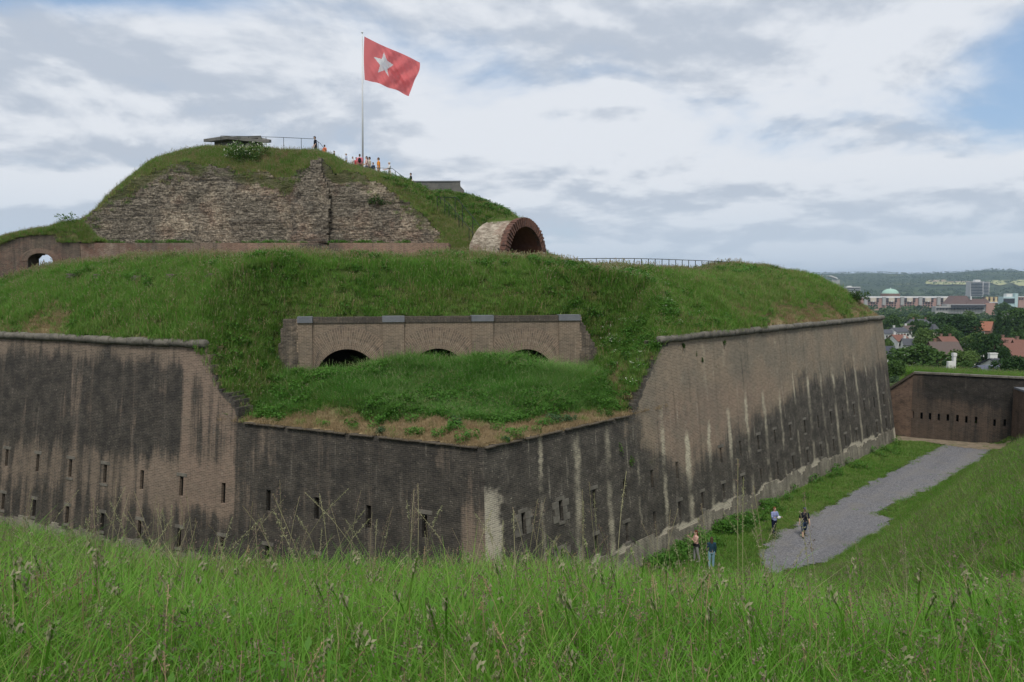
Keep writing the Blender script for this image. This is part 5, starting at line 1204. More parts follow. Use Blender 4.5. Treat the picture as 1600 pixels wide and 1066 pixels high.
# ------------------------------------------------------------------ people
def skin_m(n, c): return flat(n, c, .6, .06, 6)
SKIN = skin_m('skin', (.55, .36, .27)); EYE = flat('eye_dark', (.03, .025, .02), .3, .1)
CLO = {}
def clothm(n, c):
    if n not in CLO: CLO[n] = flat(n, c, .85, .18, 9, .1)
    return CLO[n]
DG = None
def remesh(mb, vox, name, mat, parent, loc, extra=None):
    me = bpy.data.meshes.new('tmp'); me.from_pydata(mb.v, [], mb.f); ob = bpy.data.objects.new('tmp', me); COL.objects.link(ob)
    md = ob.modifiers.new('r', 'REMESH'); md.mode = 'VOXEL'; md.voxel_size = vox; md.use_smooth_shade = True
    s_ = ob.modifiers.new('s', 'SMOOTH'); s_.factor = .5; s_.iterations = 2
    dg = bpy.context.evaluated_depsgraph_get(); ev = ob.evaluated_get(dg); m2 = ev.to_mesh()
    vs = np.empty(len(m2.vertices) * 3); m2.vertices.foreach_get('co', vs); vs = vs.reshape(-1, 3); fs = [tuple(p.vertices) for p in m2.polygons]; ev.to_mesh_clear()
    bpy.data.objects.remove(ob); mi = [0] * len(fs)
    if extra:
        o = len(vs); vs = np.r_[vs, np.array(extra.v)]; fs = fs + [tuple(i + o for i in f) for f in extra.f]; mi = mi + extra.m
    return vs, fs, mi
def person(label, foot, face, Hh, top, bottom, hair, shoes='black_shoe', legs=((6, 8), (-6, 4)), arms=((5, 12, 8), (-5, 12, 8)), long_hair=0, cap=None, bag=None, short=0, sleeve=.55, group=None, lean=0, headyaw=0, cols=None):
    """face: heading in degrees, 0 = looking towards the camera; arms: (forward, elbow, outward) degrees; legs: (forward, knee)"""
    sc = Hh / 1.75; B, T, P_, Hr, X = MB(), MB(), MB(), MB(), MB(); SH = []
    ank = []; J = {}
    for sg, (a_, k_) in zip((-1, 1), legs):
        hp = np.array([sg * .095, 0, .92]); kn = hp + .43 * np.array([sg * .02, -math.sin(R(a_)), -math.cos(R(a_))]); an = kn + .42 * np.array([0, -math.sin(R(a_ - k_)), -math.cos(R(a_ - k_))]); ank.append(an[2]); J[sg] = (hp, kn, an)
    dz_ = .075 - min(ank)
    ln = math.sin(R(lean))
    up = lambda x, y, z: np.array([x, y - ln * max(0, z - .95), z + dz_])
    for sg in (-1, 1):
        hp, kn, an = [j + (0, 0, dz_) for j in J[sg]]
        toe = an + np.array([sg * .03, -.17, -.045 if True else 0])
        B.tube([hp + (0, 0, .03), (hp + kn) / 2, kn, kn * .62 + an * .38, an], [.085, .072, .053, .054, .037], 10)
        B.tube([an + (0, .05, -.035), an + (0, -.04, -.03), toe + (0, .05, 0), toe], [(.032, .036), (.036, .036), (.042, .026), (.03, .016)], 8)
        S_ = MB(); SH.append(S_)
        S_.tube([an + (0, .07, -.04), an + (0, -.04, -.03), toe + (0, .04, 0), toe - (0, .02, 0)], [(.04, .034), (.045, .046), (.05, .034), (.036, .022)], 8)
        S_.tube([an + (0, 0, .03), an + (0, 0, -.04)], [.045, .045], 8)
        e_ = kn * (.75 if short else .12) + (hp * .25 if short == 2 else 0 * hp) + (an * (.25 if short == 1 else (0 if short else .88)))
        if short == 2: e_ = kn * .85 + hp * .15
        P_.tube([hp + (0, 0, .05), (hp + kn) / 2, kn * .95 + hp * .05, e_], [.103, .090, .074, .068 if short else .062], 10)
    B.tube([up(0, 0, .86), up(0, 0, .97), up(0, .005, 1.10), up(0, -.01, 1.28), up(0, 0, 1.41), up(0, .0, 1.47)], [(.15, .105), (.165, .11), (.135, .095), (.165, .115), (.165, .095), (.075, .065)], 14, up=(0, 1, 0))
    P_.tube([up(0, 0, .84), up(0, 0, .92), up(0, 0, 1.05)], [(.15, .115), (.182, .128), (.152, .112)], 14, up=(0, 1, 0))
    T.tube([up(0, 0, .93), up(0, 0, 1.0), up(0, .005, 1.10), up(0, -.01, 1.28), up(0, 0, 1.42), up(0, 0, 1.475)], [(.178, .128), (.175, .126), (.152, .112), (.182, .132), (.175, .108), (.085, .078)], 14, up=(0, 1, 0))
    B.tube([up(0, 0, 1.42), up(0, -.008, 1.50), up(0, -.012, 1.57)], [.06, .052, .052], 10)
    hy = R(headyaw); ch, sh = math.cos(hy), math.sin(hy); hc = up(0, -.02, 1.635)
    hp_ = lambda x, y, z: hc + np.array([x * ch - y * sh, x * sh + y * ch, z])
    B.ell(hc + (0, 0, .02), (.074, .092, .098)); B.ell(hp_(0, -.022, -.045), (.052, .066, .066)); B.ell(hp_(0, -.10, -.005), (.013, .022, .022)); B.ell(hp_(0, -.082, -.062), (.026, .014, .010))
    for sg in (-1, 1): B.ell(hp_(sg * .076, .008, .0), (.012, .022, .03)); X.cur = 1; X.ell(hp_(sg * .03, -.083, .018), (.011, .008, .008), 8, 6)
    X.cur = 0
    # arms and hands
    hands = []
    for sg, (a_, e_, o_) in zip((-1, 1), arms):
        shd = up(sg * .185, 0, 1.405); dr = lambda f_, q_: np.array([sg * math.sin(R(q_)) * math.cos(R(f_ if abs(f_) < 80 else 80)), -math.sin(R(f_)) * math.cos(R(q_)), -math.cos(R(f_)) * math.cos(R(q_))])
        u_ = dr(a_, o_); u_ /= np.linalg.norm(u_); el = shd + .28 * u_; w2 = dr(a_ + e_, o_ * .3 - (8 if e_ > 50 else 0)); w2 /= np.linalg.norm(w2); wr = el + .25 * w2
        B.tube([shd + (-sg * .03, 0, .01), shd, (shd + el) / 2, el, (el * .6 + wr * .4), wr], [.055, .054, .045, .037, .037, .026], 10)
        pm = wr + w2 * .05; B.tube([wr, wr + w2 * .03, wr + w2 * .085], [(.024, .02), (.040, .017), (.041, .014)], 8, up=(sg * .2, .1, 1) if abs(w2[2]) < .8 else (1, 0, 0))
        sx_ = np.cross(w2, [sg, 0, .15]); sx_ /= np.linalg.norm(sx_); pn = np.cross(sx_, w2)
        for fi in range(4):
            b_ = wr + w2 * .082 + sx_ * (fi - 1.5) * .02; l1 = (.075, .084, .078, .06)[fi]; cur = -sg * (.25 + .1 * fi)
            X.tube([b_ - w2 * .015, b_ + w2 * l1 * .5, b_ + w2 * l1 * .85 + pn * cur * .05, b_ + w2 * l1 + pn * cur * .1], [.0088, .0085, .0075, .006], 6)
        b_ = wr + w2 * .03 - sx_ * .034; X.tube([b_, b_ - sx_ * .02 + w2 * .025, b_ - sx_ * .022 + w2 * .055 + pn * -sg * .012], [.011, .0095, .007], 6)
        hands.append(wr + w2 * .1)
        s1 = shd + (el - shd) * min(1, sleeve / .5 * 1.0) if sleeve < .6 else el
        T.tube([shd + (-sg * .05, 0, .005), shd + (0, 0, .002), (shd + s1) / 2, s1] + ([el * .5 + wr * .5, wr * .94 + el * .06] if sleeve >= .6 else []), [.068, .068, .060, .056] + ([.048, .04] if sleeve >= .6 else []), 10)
    # hair
    Hr.ell(hp_(0, .012, .045), (.083, .098, .088)); Hr.ell(hp_(0, .05, -.005), (.072, .06, .085))
    if long_hair: Hr.tube([hp_(0, .045, .03), hp_(0, .075, -.08), hp_(0, .095, -.20), hp_(0, .10, -.20 - .16 * long_hair)], [(.078, .055), (.085, .05), (.075, .04), (.035, .02)], 10, up=(0, 1, 0))
    rot = R(face); cr, sr = math.cos(rot), math.sin(rot)
    def fin(vs): vs = np.asarray(vs, float) * sc; return np.stack([vs[:, 0] * cr - vs[:, 1] * sr + foot[0], vs[:, 0] * sr + vs[:, 1] * cr + foot[1], vs[:, 2] + foot[2]], -1)
    e = empty('person', foot, label, 'person', group)
    vs, fs, mi = remesh(B, .014, 'body', SKIN, e, foot, X); mesh_ob('body', fin(vs), fs, [SKIN, EYE], e, mi, True)
    for nm, mb, mt, vx in (('shirt', T, top, .015), ('trousers', P_, bottom, .015), ('shoe', SH[0], shoes, .012), ('shoe', SH[1], shoes, .012), ('hair', Hr, hair, .014)):
        if cap and nm == 'hair' and not long_hair: pass
        vs, fs, mi = remesh(mb, vx, nm, None, e, foot); mesh_ob(nm, fin(vs), fs, CLO[mt], e, None, True)
    if cap:
        m_ = MB(); m_.ell(hp_(0, .004, .062), (.09, .105, .072)); m_.ell(hp_(0, -.12, .058), (.062, .065, .010)); vs, fs, mi = remesh(m_, .012, 'cap', None, e, foot); mesh_ob('cap', fin(vs), fs, CLO[cap], e, None, True)
    if bag:
        kind, bm = bag; m_ = MB()
        if kind == 'pack':
            m_.ell(up(0, .17, 1.22), (.14, .09, .21)); m_.ell(up(0, .23, 1.14), (.10, .05, .10))
            for sg in (-1, 1): m_.tube([up(sg * .09, .12, 1.38), up(sg * .10, .02, 1.47), up(sg * .10, -.11, 1.38), up(sg * .11, -.12, 1.22), up(sg * .13, .05, 1.08)], [(.022, .012)] * 5, 8)
        elif kind == 'strap':
            m_.tube([up(-.12, -.05, 1.47), up(-.03, -.145, 1.32), up(.10, -.145, 1.12), up(.19, -.06, .98), up(.20, .05, .98)], [(.02, .010)] * 5, 8); m_.ell(up(.22, .03, .92), (.05, .11, .13))
        elif kind == 'waist':
            m_.tube([up(0, 0, .90), up(0, 0, 1.0), up(0, 0, 1.06)], [(.205, .152), (.198, .146), (.18, .132)], 14, up=(0, 1, 0)); m_.ell(up(.10, .10, .9), (.10, .07, .12))
        elif kind == 'hold':
            q = (hands[0] + hands[1]) / 2; m_.box(q, (.17, .03, .12)) if False else m_.ell(q, (.13, .05, .09))
        vs, fs, mi = remesh(m_, .012, 'bag', None, e, foot); mesh_ob({'pack': 'backpack', 'strap': 'shoulder_bag', 'waist': 'tied_jumper', 'hold': 'white_bundle'}[kind], fin(vs), fs, CLO[bm], e, None, True)
    return e
for n_, c_ in {'black_shoe': (.02, .02, .022), 'grey_shoe': (.25, .24, .22), 'white_shoe': (.55, .55, .53), 'auburn_hair': (.10, .04, .022), 'dark_hair': (.025, .018, .014), 'brown_hair': (.07, .045, .03), 'white_hair': (.55, .54, .5), 'ginger_hair': (.16, .07, .035), 'rose_top': (.52, .32, .27), 'grey_trousers': (.24, .24, .23), 'black_cloth': (.018, .018, .02), 'teal_jacket': (.02, .05, .075), 'light_jeans': (.20, .33, .40), 'blue_white_shirt': (.22, .25, .42), 'white_cloth': (.62, .63, .66), 'navy_trousers': (.014, .018, .045), 'navy_shirt': (.018, .02, .03), 'dark_jeans': (.03, .05, .09), 'grey_cap': (.08, .085, .10), 'orange_top': (.75, .28, .04), 'coral_top': (.72, .20, .10), 'pale_blue_shirt': (.42, .48, .62), 'red_top': (.50, .07, .08), 'pink_top': (.72, .22, .28), 'blush_top': (.60, .42, .38), 'beige_top': (.50, .46, .38), 'khaki': (.22, .19, .13), 'dark_grey': (.05, .05, .055), 'blue_jeans': (.06, .09, .17)}.items(): clothm(n_, c_)
def gz(px, py): return PZ(px, py, 0)
person('person in a rose top with long auburn hair facing the fort wall', gz(1087, 878), -82, 1.70, 'rose_top', 'grey_trousers', 'auburn_hair', 'grey_shoe', ((4, 4), (-9, 6)), ((28, 105, 5), (24, 110, 5)), 1.3, None, ('waist', 'black_cloth'), sleeve=.25)
person('person in a dark teal jacket and light jeans seen from behind in tall grass', gz(1111, 889), 172, 1.68, 'teal_jacket', 'light_jeans', 'brown_hair', 'white_shoe', ((3, 3), (-3, 3)), ((4, 10, 7), (2, 10, 7)), .2, sleeve=1)
person('person in a blue and white shirt and navy trousers carrying a white bundle', gz(1209, 836), 18, 1.68, 'blue_white_shirt', 'navy_trousers', 'ginger_hair', 'black_shoe', ((9, 4), (-10, 14)), ((22, 82, 10), (24, 78, 10)), .5, None, ('hold', 'white_cloth'), sleeve=1)
person('person in a grey cap, black shirt and dark jeans walking on the gravel', gz(1256, 840), -6, 1.80, 'navy_shirt', 'dark_jeans', 'dark_hair', 'black_shoe', ((14, 4), (-14, 20)), ((-8, 14, 12), (10, 18, 10)), 0, 'grey_cap', ('strap', 'black_cloth'), 1, .5)
def hillp(px, py, y, *a, **k):
    q = PY(px, py, y); g_ = float(zm(q[0], y)[0]); hh = q[2] - g_; k.pop('child', 0)
    print('hill person', px, round(hh, 2)); return person(a[0], (q[0], y, g_), a[1], hh, *a[2:], group='visitors on the mound', **k)
hillp(493, 213.5, 69.9, 'person in dark clothes and a cap leaning on the end of the summit railing', -60, 'navy_shirt', 'dark_grey', 'dark_hair', cap='black_cloth', arms=((8, 20, 4), (4, 25, 4)), lean=4)
hillp(507, 226.5, 70.6, 'person in a coral top just right of the summit railing', 150, 'coral_top', 'blue_jeans', 'dark_hair')
hillp(522, 236, 71, 'person in grey mostly hidden by grass, between the coral top and the crowd', 120, 'dark_grey', 'khaki', 'brown_hair')
hillp(541, 240, 71.1, 'person in a pale blue shirt at the left end of the crowd', -70, 'pale_blue_shirt', 'khaki', 'brown_hair', cap='beige_top')
hillp(551, 245, 71.3, 'dark haired person in white between the pale blue shirt and the red top', 60, 'white_cloth', 'blue_jeans', 'dark_hair', arms=((20, 50, 8), (0, 12, 8)))
hillp(556.5, 246, 72.0, 'dark haired person in a red top half behind the pink top', 20, 'red_top', 'dark_jeans', 'dark_hair')
hillp(562, 241, 71.2, 'person in a bright pink top with a dark backpack in the middle of the crowd', 185, 'pink_top', 'khaki', 'brown_hair', bag=('pack', 'black_cloth'))
hillp(573, 244.5, 71.0, 'person in a blush top with a dark ponytail right of the pink top', -75, 'blush_top', 'blue_jeans', 'dark_hair', long_hair=.6, arms=((25, 60, 8), (15, 40, 8)))
hillp(577.5, 245.5, 71.7, 'dark haired person standing close behind the one in the blush top', -100, 'beige_top', 'dark_jeans', 'dark_hair')
hillp(583, 254, 70.9, 'small child in a dark blue shirt beside the orange shirt', -40, 'dark_jeans', 'blue_jeans', 'dark_hair', child=1)
hillp(591.5, 246.5, 71.0, 'person in a bright orange shirt behind the crowd railing', -90, 'orange_top', 'khaki', 'brown_hair')
hillp(608.5, 253, 71.1, 'white haired person in a pale top at the bend of the crowd railing', -70, 'white_cloth', 'beige_top', 'white_hair', arms=((30, 50, 10), (25, 40, 10)))
hillp(642, 270.5, 70.9, 'person in a black shirt walking up below the crowd railing, near the concrete wall', -80, 'black_cloth', 'dark_jeans', 'dark_hair', arms=((20, 20, 8), (-15, 15, 8)))

# ------------------------------------------------------------------ trees of the valley
def crown_mesh(name, seed, n, lobes, kind='round'):
    rg = np.random.default_rng(seed); V_, F_ = [], []
    if kind == 'round':
        ls = [(np.array([.27 * math.cos(a) * f, .27 * math.sin(a) * f, z]), s) for a, f, z, s in zip(rg.uniform(0, 6.28, lobes), rg.uniform(.3, 1.2, lobes), rg.uniform(.34, .80, lobes), rg.uniform(.13, .24, lobes))] + [(np.array([0, 0, .6]), .27), (np.array([0, 0, .8]), .17)]
    for i in range(n):
        if kind == 'round':
            l_, s = ls[int(rg.integers(len(ls)))]; d = rg.normal(0, 1, 3); d /= np.linalg.norm(d); d[2] = d[2] if d[2] > -.4 else -d[2]; q = l_ + d * s * rg.uniform(.7, 1.12) * np.array([1, 1, .85])
        else:
            t = rg.random() ** .7; a = rg.uniform(0, 6.28); rr = (.05 + .43 * t) * rg.uniform(.5, 1.05) * (.8 + .3 * math.sin(a * 4 + t * 23)); q = np.array([math.cos(a) * rr, math.sin(a) * rr, 1.0 - .88 * t])
        u_ = rg.normal(0, 1, 3); u_ /= np.linalg.norm(u_); w_ = np.cross(u_, rg.normal(0, 1, 3)); w_ /= np.linalg.norm(w_); s_ = rg.uniform(.016, .036); o = len(V_)
        V_ += [q - u_ * s_, q + w_ * s_ * .7, q + u_ * s_, q - w_ * s_ * .7]; F_.append((o, o + 1, o + 2, o + 3))
    me = bpy.data.meshes.new(name); me.from_pydata([tuple(v_) for v_ in V_], [], F_); return me
def trunk_mesh(name, seed, kind):
    rg = np.random.default_rng(seed); mb = MB(); mb.tube([(0, 0, -.25), (0.01, 0, .15), (0, .01, .45), (.01, 0, .85)], [.045, .036, .026, .006], 7)
    if kind == 'round':
        for i in range(6): a = rg.uniform(0, 6.28); z = rg.uniform(.25, .5); mb.tube([(0, 0, z), (.12 * math.cos(a), .12 * math.sin(a), z + .12), (.27 * math.cos(a), .27 * math.sin(a), z + .26)], [.018, .012, .004], 5)
    me = bpy.data.meshes.new(name); me.from_pydata(mb.v, [], mb.f); return me
def tree_leaf(name, c1, c2):
    m, g, b = new_mat(name, .7, .2); r_ = g.rnd(); p = g.n('ShaderNodeTexCoord').outputs['Object']; n1 = g.noise(p, 7, 3, .6); n2 = g.noise(p, 40, 2, .6)
    c = g.mix(g.m('ADD', g.m('MULTIPLY', n1, .55), g.m('MULTIPLY', n2, .45)), c4(c1), c4(c2)); setc(g, b, c)
    t = g.n('ShaderNodeBsdfTranslucent', {0: c}); mx = g.n('ShaderNodeMixShader', {0: .25, 1: b.outputs[0], 2: t.outputs[0]}); m.node_tree.links.new(mx.outputs[0], m.node_tree.nodes['Material Output'].inputs[0]); return m
TL = {'mid': tree_leaf('tree_leaves', (.03, .075, .015), (.075, .135, .03)), 'light': tree_leaf('light_tree_leaves', (.055, .11, .022), (.115, .175, .045)), 'dark': tree_leaf('dark_tree_leaves', (.018, .05, .013), (.04, .085, .022)), 'blue': tree_leaf('grey_green_leaves', (.045, .09, .04), (.085, .135, .065)), 'red': tree_leaf('copper_leaves', (.05, .02, .025), (.09, .035, .04))}
TRK = trunk_mesh('trunk', 5, 'round'); TRKC = trunk_mesh('trunk', 6, 'cone'); CR = {}
for k_ in TL:
    for j in range(2):
        me = crown_mesh('crown', 50 + 7 * j + len(CR), 3800, 11); me.materials.append(TL[k_]); CR[k_, j] = me
CRC = crown_mesh('crown', 90, 2600, 0, 'cone'); CRC.materials.append(TL['dark']); TRK.materials.append(BARK); TRKC.materials.append(BARK)
def tree(label, px, py, D, wpx, kind='mid', j=0, conifer=False, rz=0.0, name='broadleaf_tree', group=None):
    top = PY(px, py, D); gz_ = float(H(top[0], D)); w_ = wpx / F * D; w_ *= 1.28; h = max(top[2] - gz_, w_ * .7)
    e = empty(name, (top[0], D, top[2] - h), label, 'tree', group); e.scale = (w_, w_, h); e.rotation_euler = (0, 0, rz)
    for nm, me in (('trunk', TRKC if conifer else TRK), ('crown', CRC if conifer else CR[kind, j])):
        o = bpy.data.objects.new(nm, me); link(o, e)
tree('big dark green broadleaf tree left of the white gabled houses, largest crown beyond the ditch', 1440, 534, 150, 92, 'mid', 0, rz=.4)
tree('loose light green tree in front of the brown roof, right of the white chimney', 1507, 546, 150, 52, 'light', 1, rz=1.2)
tree('lower light green tree between the white chimney and the blue grey roof', 1512, 560, 130, 44, 'mid', 1, rz=2.2)
tree('very dark round tree below the orange roofed house', 1549, 517, 190, 50, 'dark', 0, rz=.2)
tree('dark spreading tree at the right edge above the counterscarp wall', 1588, 553, 110, 66, 'dark', 1, rz=1.9)
tree('mid green tree right behind the far corner of the fort', 1398, 560, 110, 50, 'mid', 1, rz=2.8)
tree('grey green bush tree leaning over the sloping wing of the counterscarp wall', 1404, 586, 88, 40, 'blue', 0, rz=.7)
tree('dark small tree behind the big broadleaf, beside the navy roof', 1406, 545, 170, 30, 'dark', 0, rz=.9)
tree('yellow green tree behind the white houses, below the grey slate roof', 1448, 513, 250, 44, 'light', 0, rz=.3)
tree('dark green broad tree left of the orange roofed house', 1497, 488, 320, 66, 'dark', 1, rz=1.1)
tree('dark tree nestling below the broad one left of the orange roof', 1483, 506, 280, 44, 'mid', 0, rz=2.0)
tree('bright green tree just below the orange roof', 1519, 519, 235, 42, 'light', 1, rz=.1)
tree('tall dark conifer right of the orange roofed house', 1561, 486, 330, 22, 'dark', 0, True, name='conifer_tree')
tree('thin dark conifer standing right of the tall one', 1575, 494, 330, 16, 'dark', 0, True, rz=1, name='conifer_tree')
tree('large green tree at the right edge behind the red roofs', 1592, 478, 370, 54, 'mid', 1, rz=1.4)
tree('round mid green tree above the white terraced houses', 1396, 488, 430, 30, 'mid', 0, rz=1.0)
tree('paler round tree right of the round one above the terraces', 1424, 489, 450, 24, 'light', 1, rz=.5)
tree('green tree behind the small grey tower', 1452, 489, 430, 30, 'mid', 1, rz=.5)
tree('low green tree by the fort corner under the terraced houses', 1388, 526, 240, 26, 'mid', 1, rz=.8)
tree('small green tree between the red roof and the slate roofs', 1434, 505, 330, 20, 'dark', 1, rz=.8)
tree('green tree behind the long brown hall at its right end', 1570, 470, 800, 26, 'mid', 0, rz=.6)
tree('copper leaved small tree beside the white chimneys on the right', 1553, 564, 140, 16, 'red', 0, rz=.6)
for lb, a in (('dark tree between the brown roofed row house and the red roofs', (1500, 533, 240, 30, 'dark', 1)), ('mid green tree behind the brown roofed row house at its left end', (1452, 528, 260, 30, 'mid', 0)),
    ('light tree in front of the small red roof by the terraces', (1391, 533, 225, 24, 'light', 0)), ('green tree just right of the white terraced houses', (1436, 514, 360, 24, 'mid', 1)), ('dark tree covering the left of the nearest red roof', (1568, 541, 170, 26, 'dark', 0)),
    ('rounded tree left of the slate roofed grey house', (1412, 499, 440, 22, 'mid', 0)), ('green tree at the right edge above the red roofs', (1600, 512, 280, 34, 'mid', 0)), ('dark tree behind the conifers', (1549, 496, 420, 36, 'mid', 1)), ('small dark tree at the foot of the big broadleaf, right side', (1474, 562, 125, 22, 'dark', 1)), ('pale tree beyond the broad dark tree, under the brown hall', (1518, 486, 600, 30, 'light', 0)), ('mid green tree below the left end of the brown hall', (1470, 486, 640, 32, 'mid', 1)), ('dark tree at the right below the teal building', (1584, 478, 700, 30, 'dark', 1)), ('low tree at the bank edge in front of the blue grey roof', (1523, 573, 100, 26, 'light', 1))):
    tree(lb, *a, rz=a[0] * .7)
# wooded belts further out read as one mass
def belt(name, n, d0, d1, a0, a1, hr, mats, seed, q_per=46, dens=None):
    rg = np.random.default_rng(seed); V_, F_, Mi = [], [], []
    for i in range(n):
        D = d0 * (d1 / d0) ** rg.random(); px = rg.uniform(a0, a1); x = (px - 800) / F * D; h = rg.uniform(*hr); gz_ = float(H(x, D)); w_ = h * rg.uniform(.38, .6); mk = int(rg.integers(len(mats)))
        d = rg.normal(0, 1, (q_per, 3)); d /= np.linalg.norm(d, axis=1)[:, None]; d[:, 2] = np.abs(d[:, 2]) * 1.0 - .25
        q = np.array([x, D, gz_ + h * .55]) + d * np.array([w_, w_, h * .45]) * rg.uniform(.75, 1.1, (q_per, 1)); u_ = rg.normal(0, 1, (q_per, 3)); u_ /= np.linalg.norm(u_, axis=1)[:, None]; w2 = np.cross(u_, rg.normal(0, 1, (q_per, 3))); w2 /= np.linalg.norm(w2, axis=1)[:, None]
        s_ = h * (.16 if q_per < 60 else .095) * rg.uniform(.6, 1.2, (q_per, 1)); o = len(V_); quad_ = np.stack([q - u_ * s_, q + w2 * s_ * .8, q + u_ * s_, q - w2 * s_ * .8], 1).reshape(-1, 3); V_.extend(quad_.tolist()); F_.extend([(o + 4 * k, o + 4 * k + 1, o + 4 * k + 2, o + 4 * k + 3) for k in range(q_per)]); Mi += [mk] * q_per
    ob = mesh_ob(name, V_, F_, mats, None, Mi); tag(ob, kind='stuff')
bm = [obj_leaf('far_wood_leaves', (.03, .07, .018), (.07, .12, .035)), obj_leaf('far_light_leaves', (.05, .10, .025), (.10, .155, .045)), obj_leaf('far_dark_leaves', (.02, .05, .016), (.04, .08, .025))]
belt('valley_woods', 430, 390, 1050, 1330, 1640, (10, 16), bm, 5, 110)
belt('town_edge_woods', 260, 1050, 1650, 1320, 1640, (9, 15), bm, 6, 30)
belt('far_woods', 900, 2100, 3700, 1270, 1650, (12, 19), [bm[0], bm[2], bm[2]], 7, 22)
belt('hill_woods', 1500, 4000, 6500, 1260, 1660, (11, 19), [bm[0], bm[2], bm[2]], 8, 12)
# pale fields on the hillside
m, g, b = new_mat('pale_crop', .95, .05); n1 = g.noise(g.pos(), .004, 3); setc(g, b, g.mix(n1, (.34, .33, .17, 1), (.26, .29, .12, 1)))
m, g, b = new_mat('tan_field', .95, .05); n1 = g.noise(g.pos(), .004, 3); setc(g, b, g.mix(n1, (.36, .28, .20, 1), (.30, .25, .17, 1)))
def hillpt(px, py):
    k = np.arange(3500, 6900, 4.0); r_ = ray(px, py); zz = H(r_[0] / r_[1] * k, k); i = np.argmax(zz + 7 > ZC + r_[2] / r_[1] * k); return (r_[0] / r_[1] * k[i], k[i])
for pts, mt in (([(1445, 444), (1447, 438), (1478, 437), (1480, 441), (1516, 440), (1516, 445), (1470, 445)], 'pale_crop'), ([(1450, 437.5), (1476, 437), (1479, 440), (1452, 441)], 'tan_field'), ([(1546, 438), (1568, 438), (1574, 444), (1560, 446), (1546, 442)], 'pale_crop'), ([(1577, 441), (1592, 437), (1640, 436), (1640, 446), (1592, 447)], 'pale_crop'), ([(1480, 440), (1516, 439.5), (1516, 441), (1480, 441.6)], 'tan_field')):
    poly = [hillpt(*q) for q in pts]
    drape_poly('field', poly, 6.5 if mt == 'pale_crop' else 7.5, MATS[mt], step=14, rag=.5)

# ------------------------------------------------------------------ houses and town buildings
def wm(n, c): return flat(n, c, .9, .12, .6)
WC = {'white': wm('white_render', (.62, .62, .60)), 'cream': wm('cream_render', (.50, .44, .36)), 'brick': wm('house_brick', (.20, .12, .09)), 'grey': wm('grey_render', (.32, .32, .31)), 'pink': wm('pink_brick', (.36, .22, .18)), 'teal': wm('pale_teal_panel', (.42, .55, .56)), 'conc': wm('tower_concrete', (.42, .42, .42)), 'ochre': wm('ochre_panel', (.50, .40, .22))}
RC = {'red': flat('red_roof_tiles', (.16, .078, .06), .9, .2, 2), 'orange': flat('orange_roof_tiles', (.25, .105, .065), .9, .15, 2), 'brown': flat('brown_roof_tiles', (.105, .08, .072), .9, .2, 2), 'slate': flat('slate_roof', (.062, .066, .078), .7, .2, 2), 'navy': flat('dark_slate_roof', (.035, .038, .052), .6, .2, 2), 'blue': flat('blue_grey_roof', (.085, .095, .13), .6, .12, 2), 'white': flat('white_roof_felt', (.6, .6, .6), .8, .08, 1), 'green': flat('green_copper_dome', (.30, .46, .38), .7, .1, .3), 'hall': flat('hall_brown_roof', (.11, .075, .07), .85, .2, .5)}
GLS = flat('window_glass', (.03, .035, .04), .15, .1, 3, .5)
def rotm(a_): c_, s_ = math.cos(a_), math.sin(a_); return lambda x, y: (x * c_ - y * s_, x * s_ + y * c_)
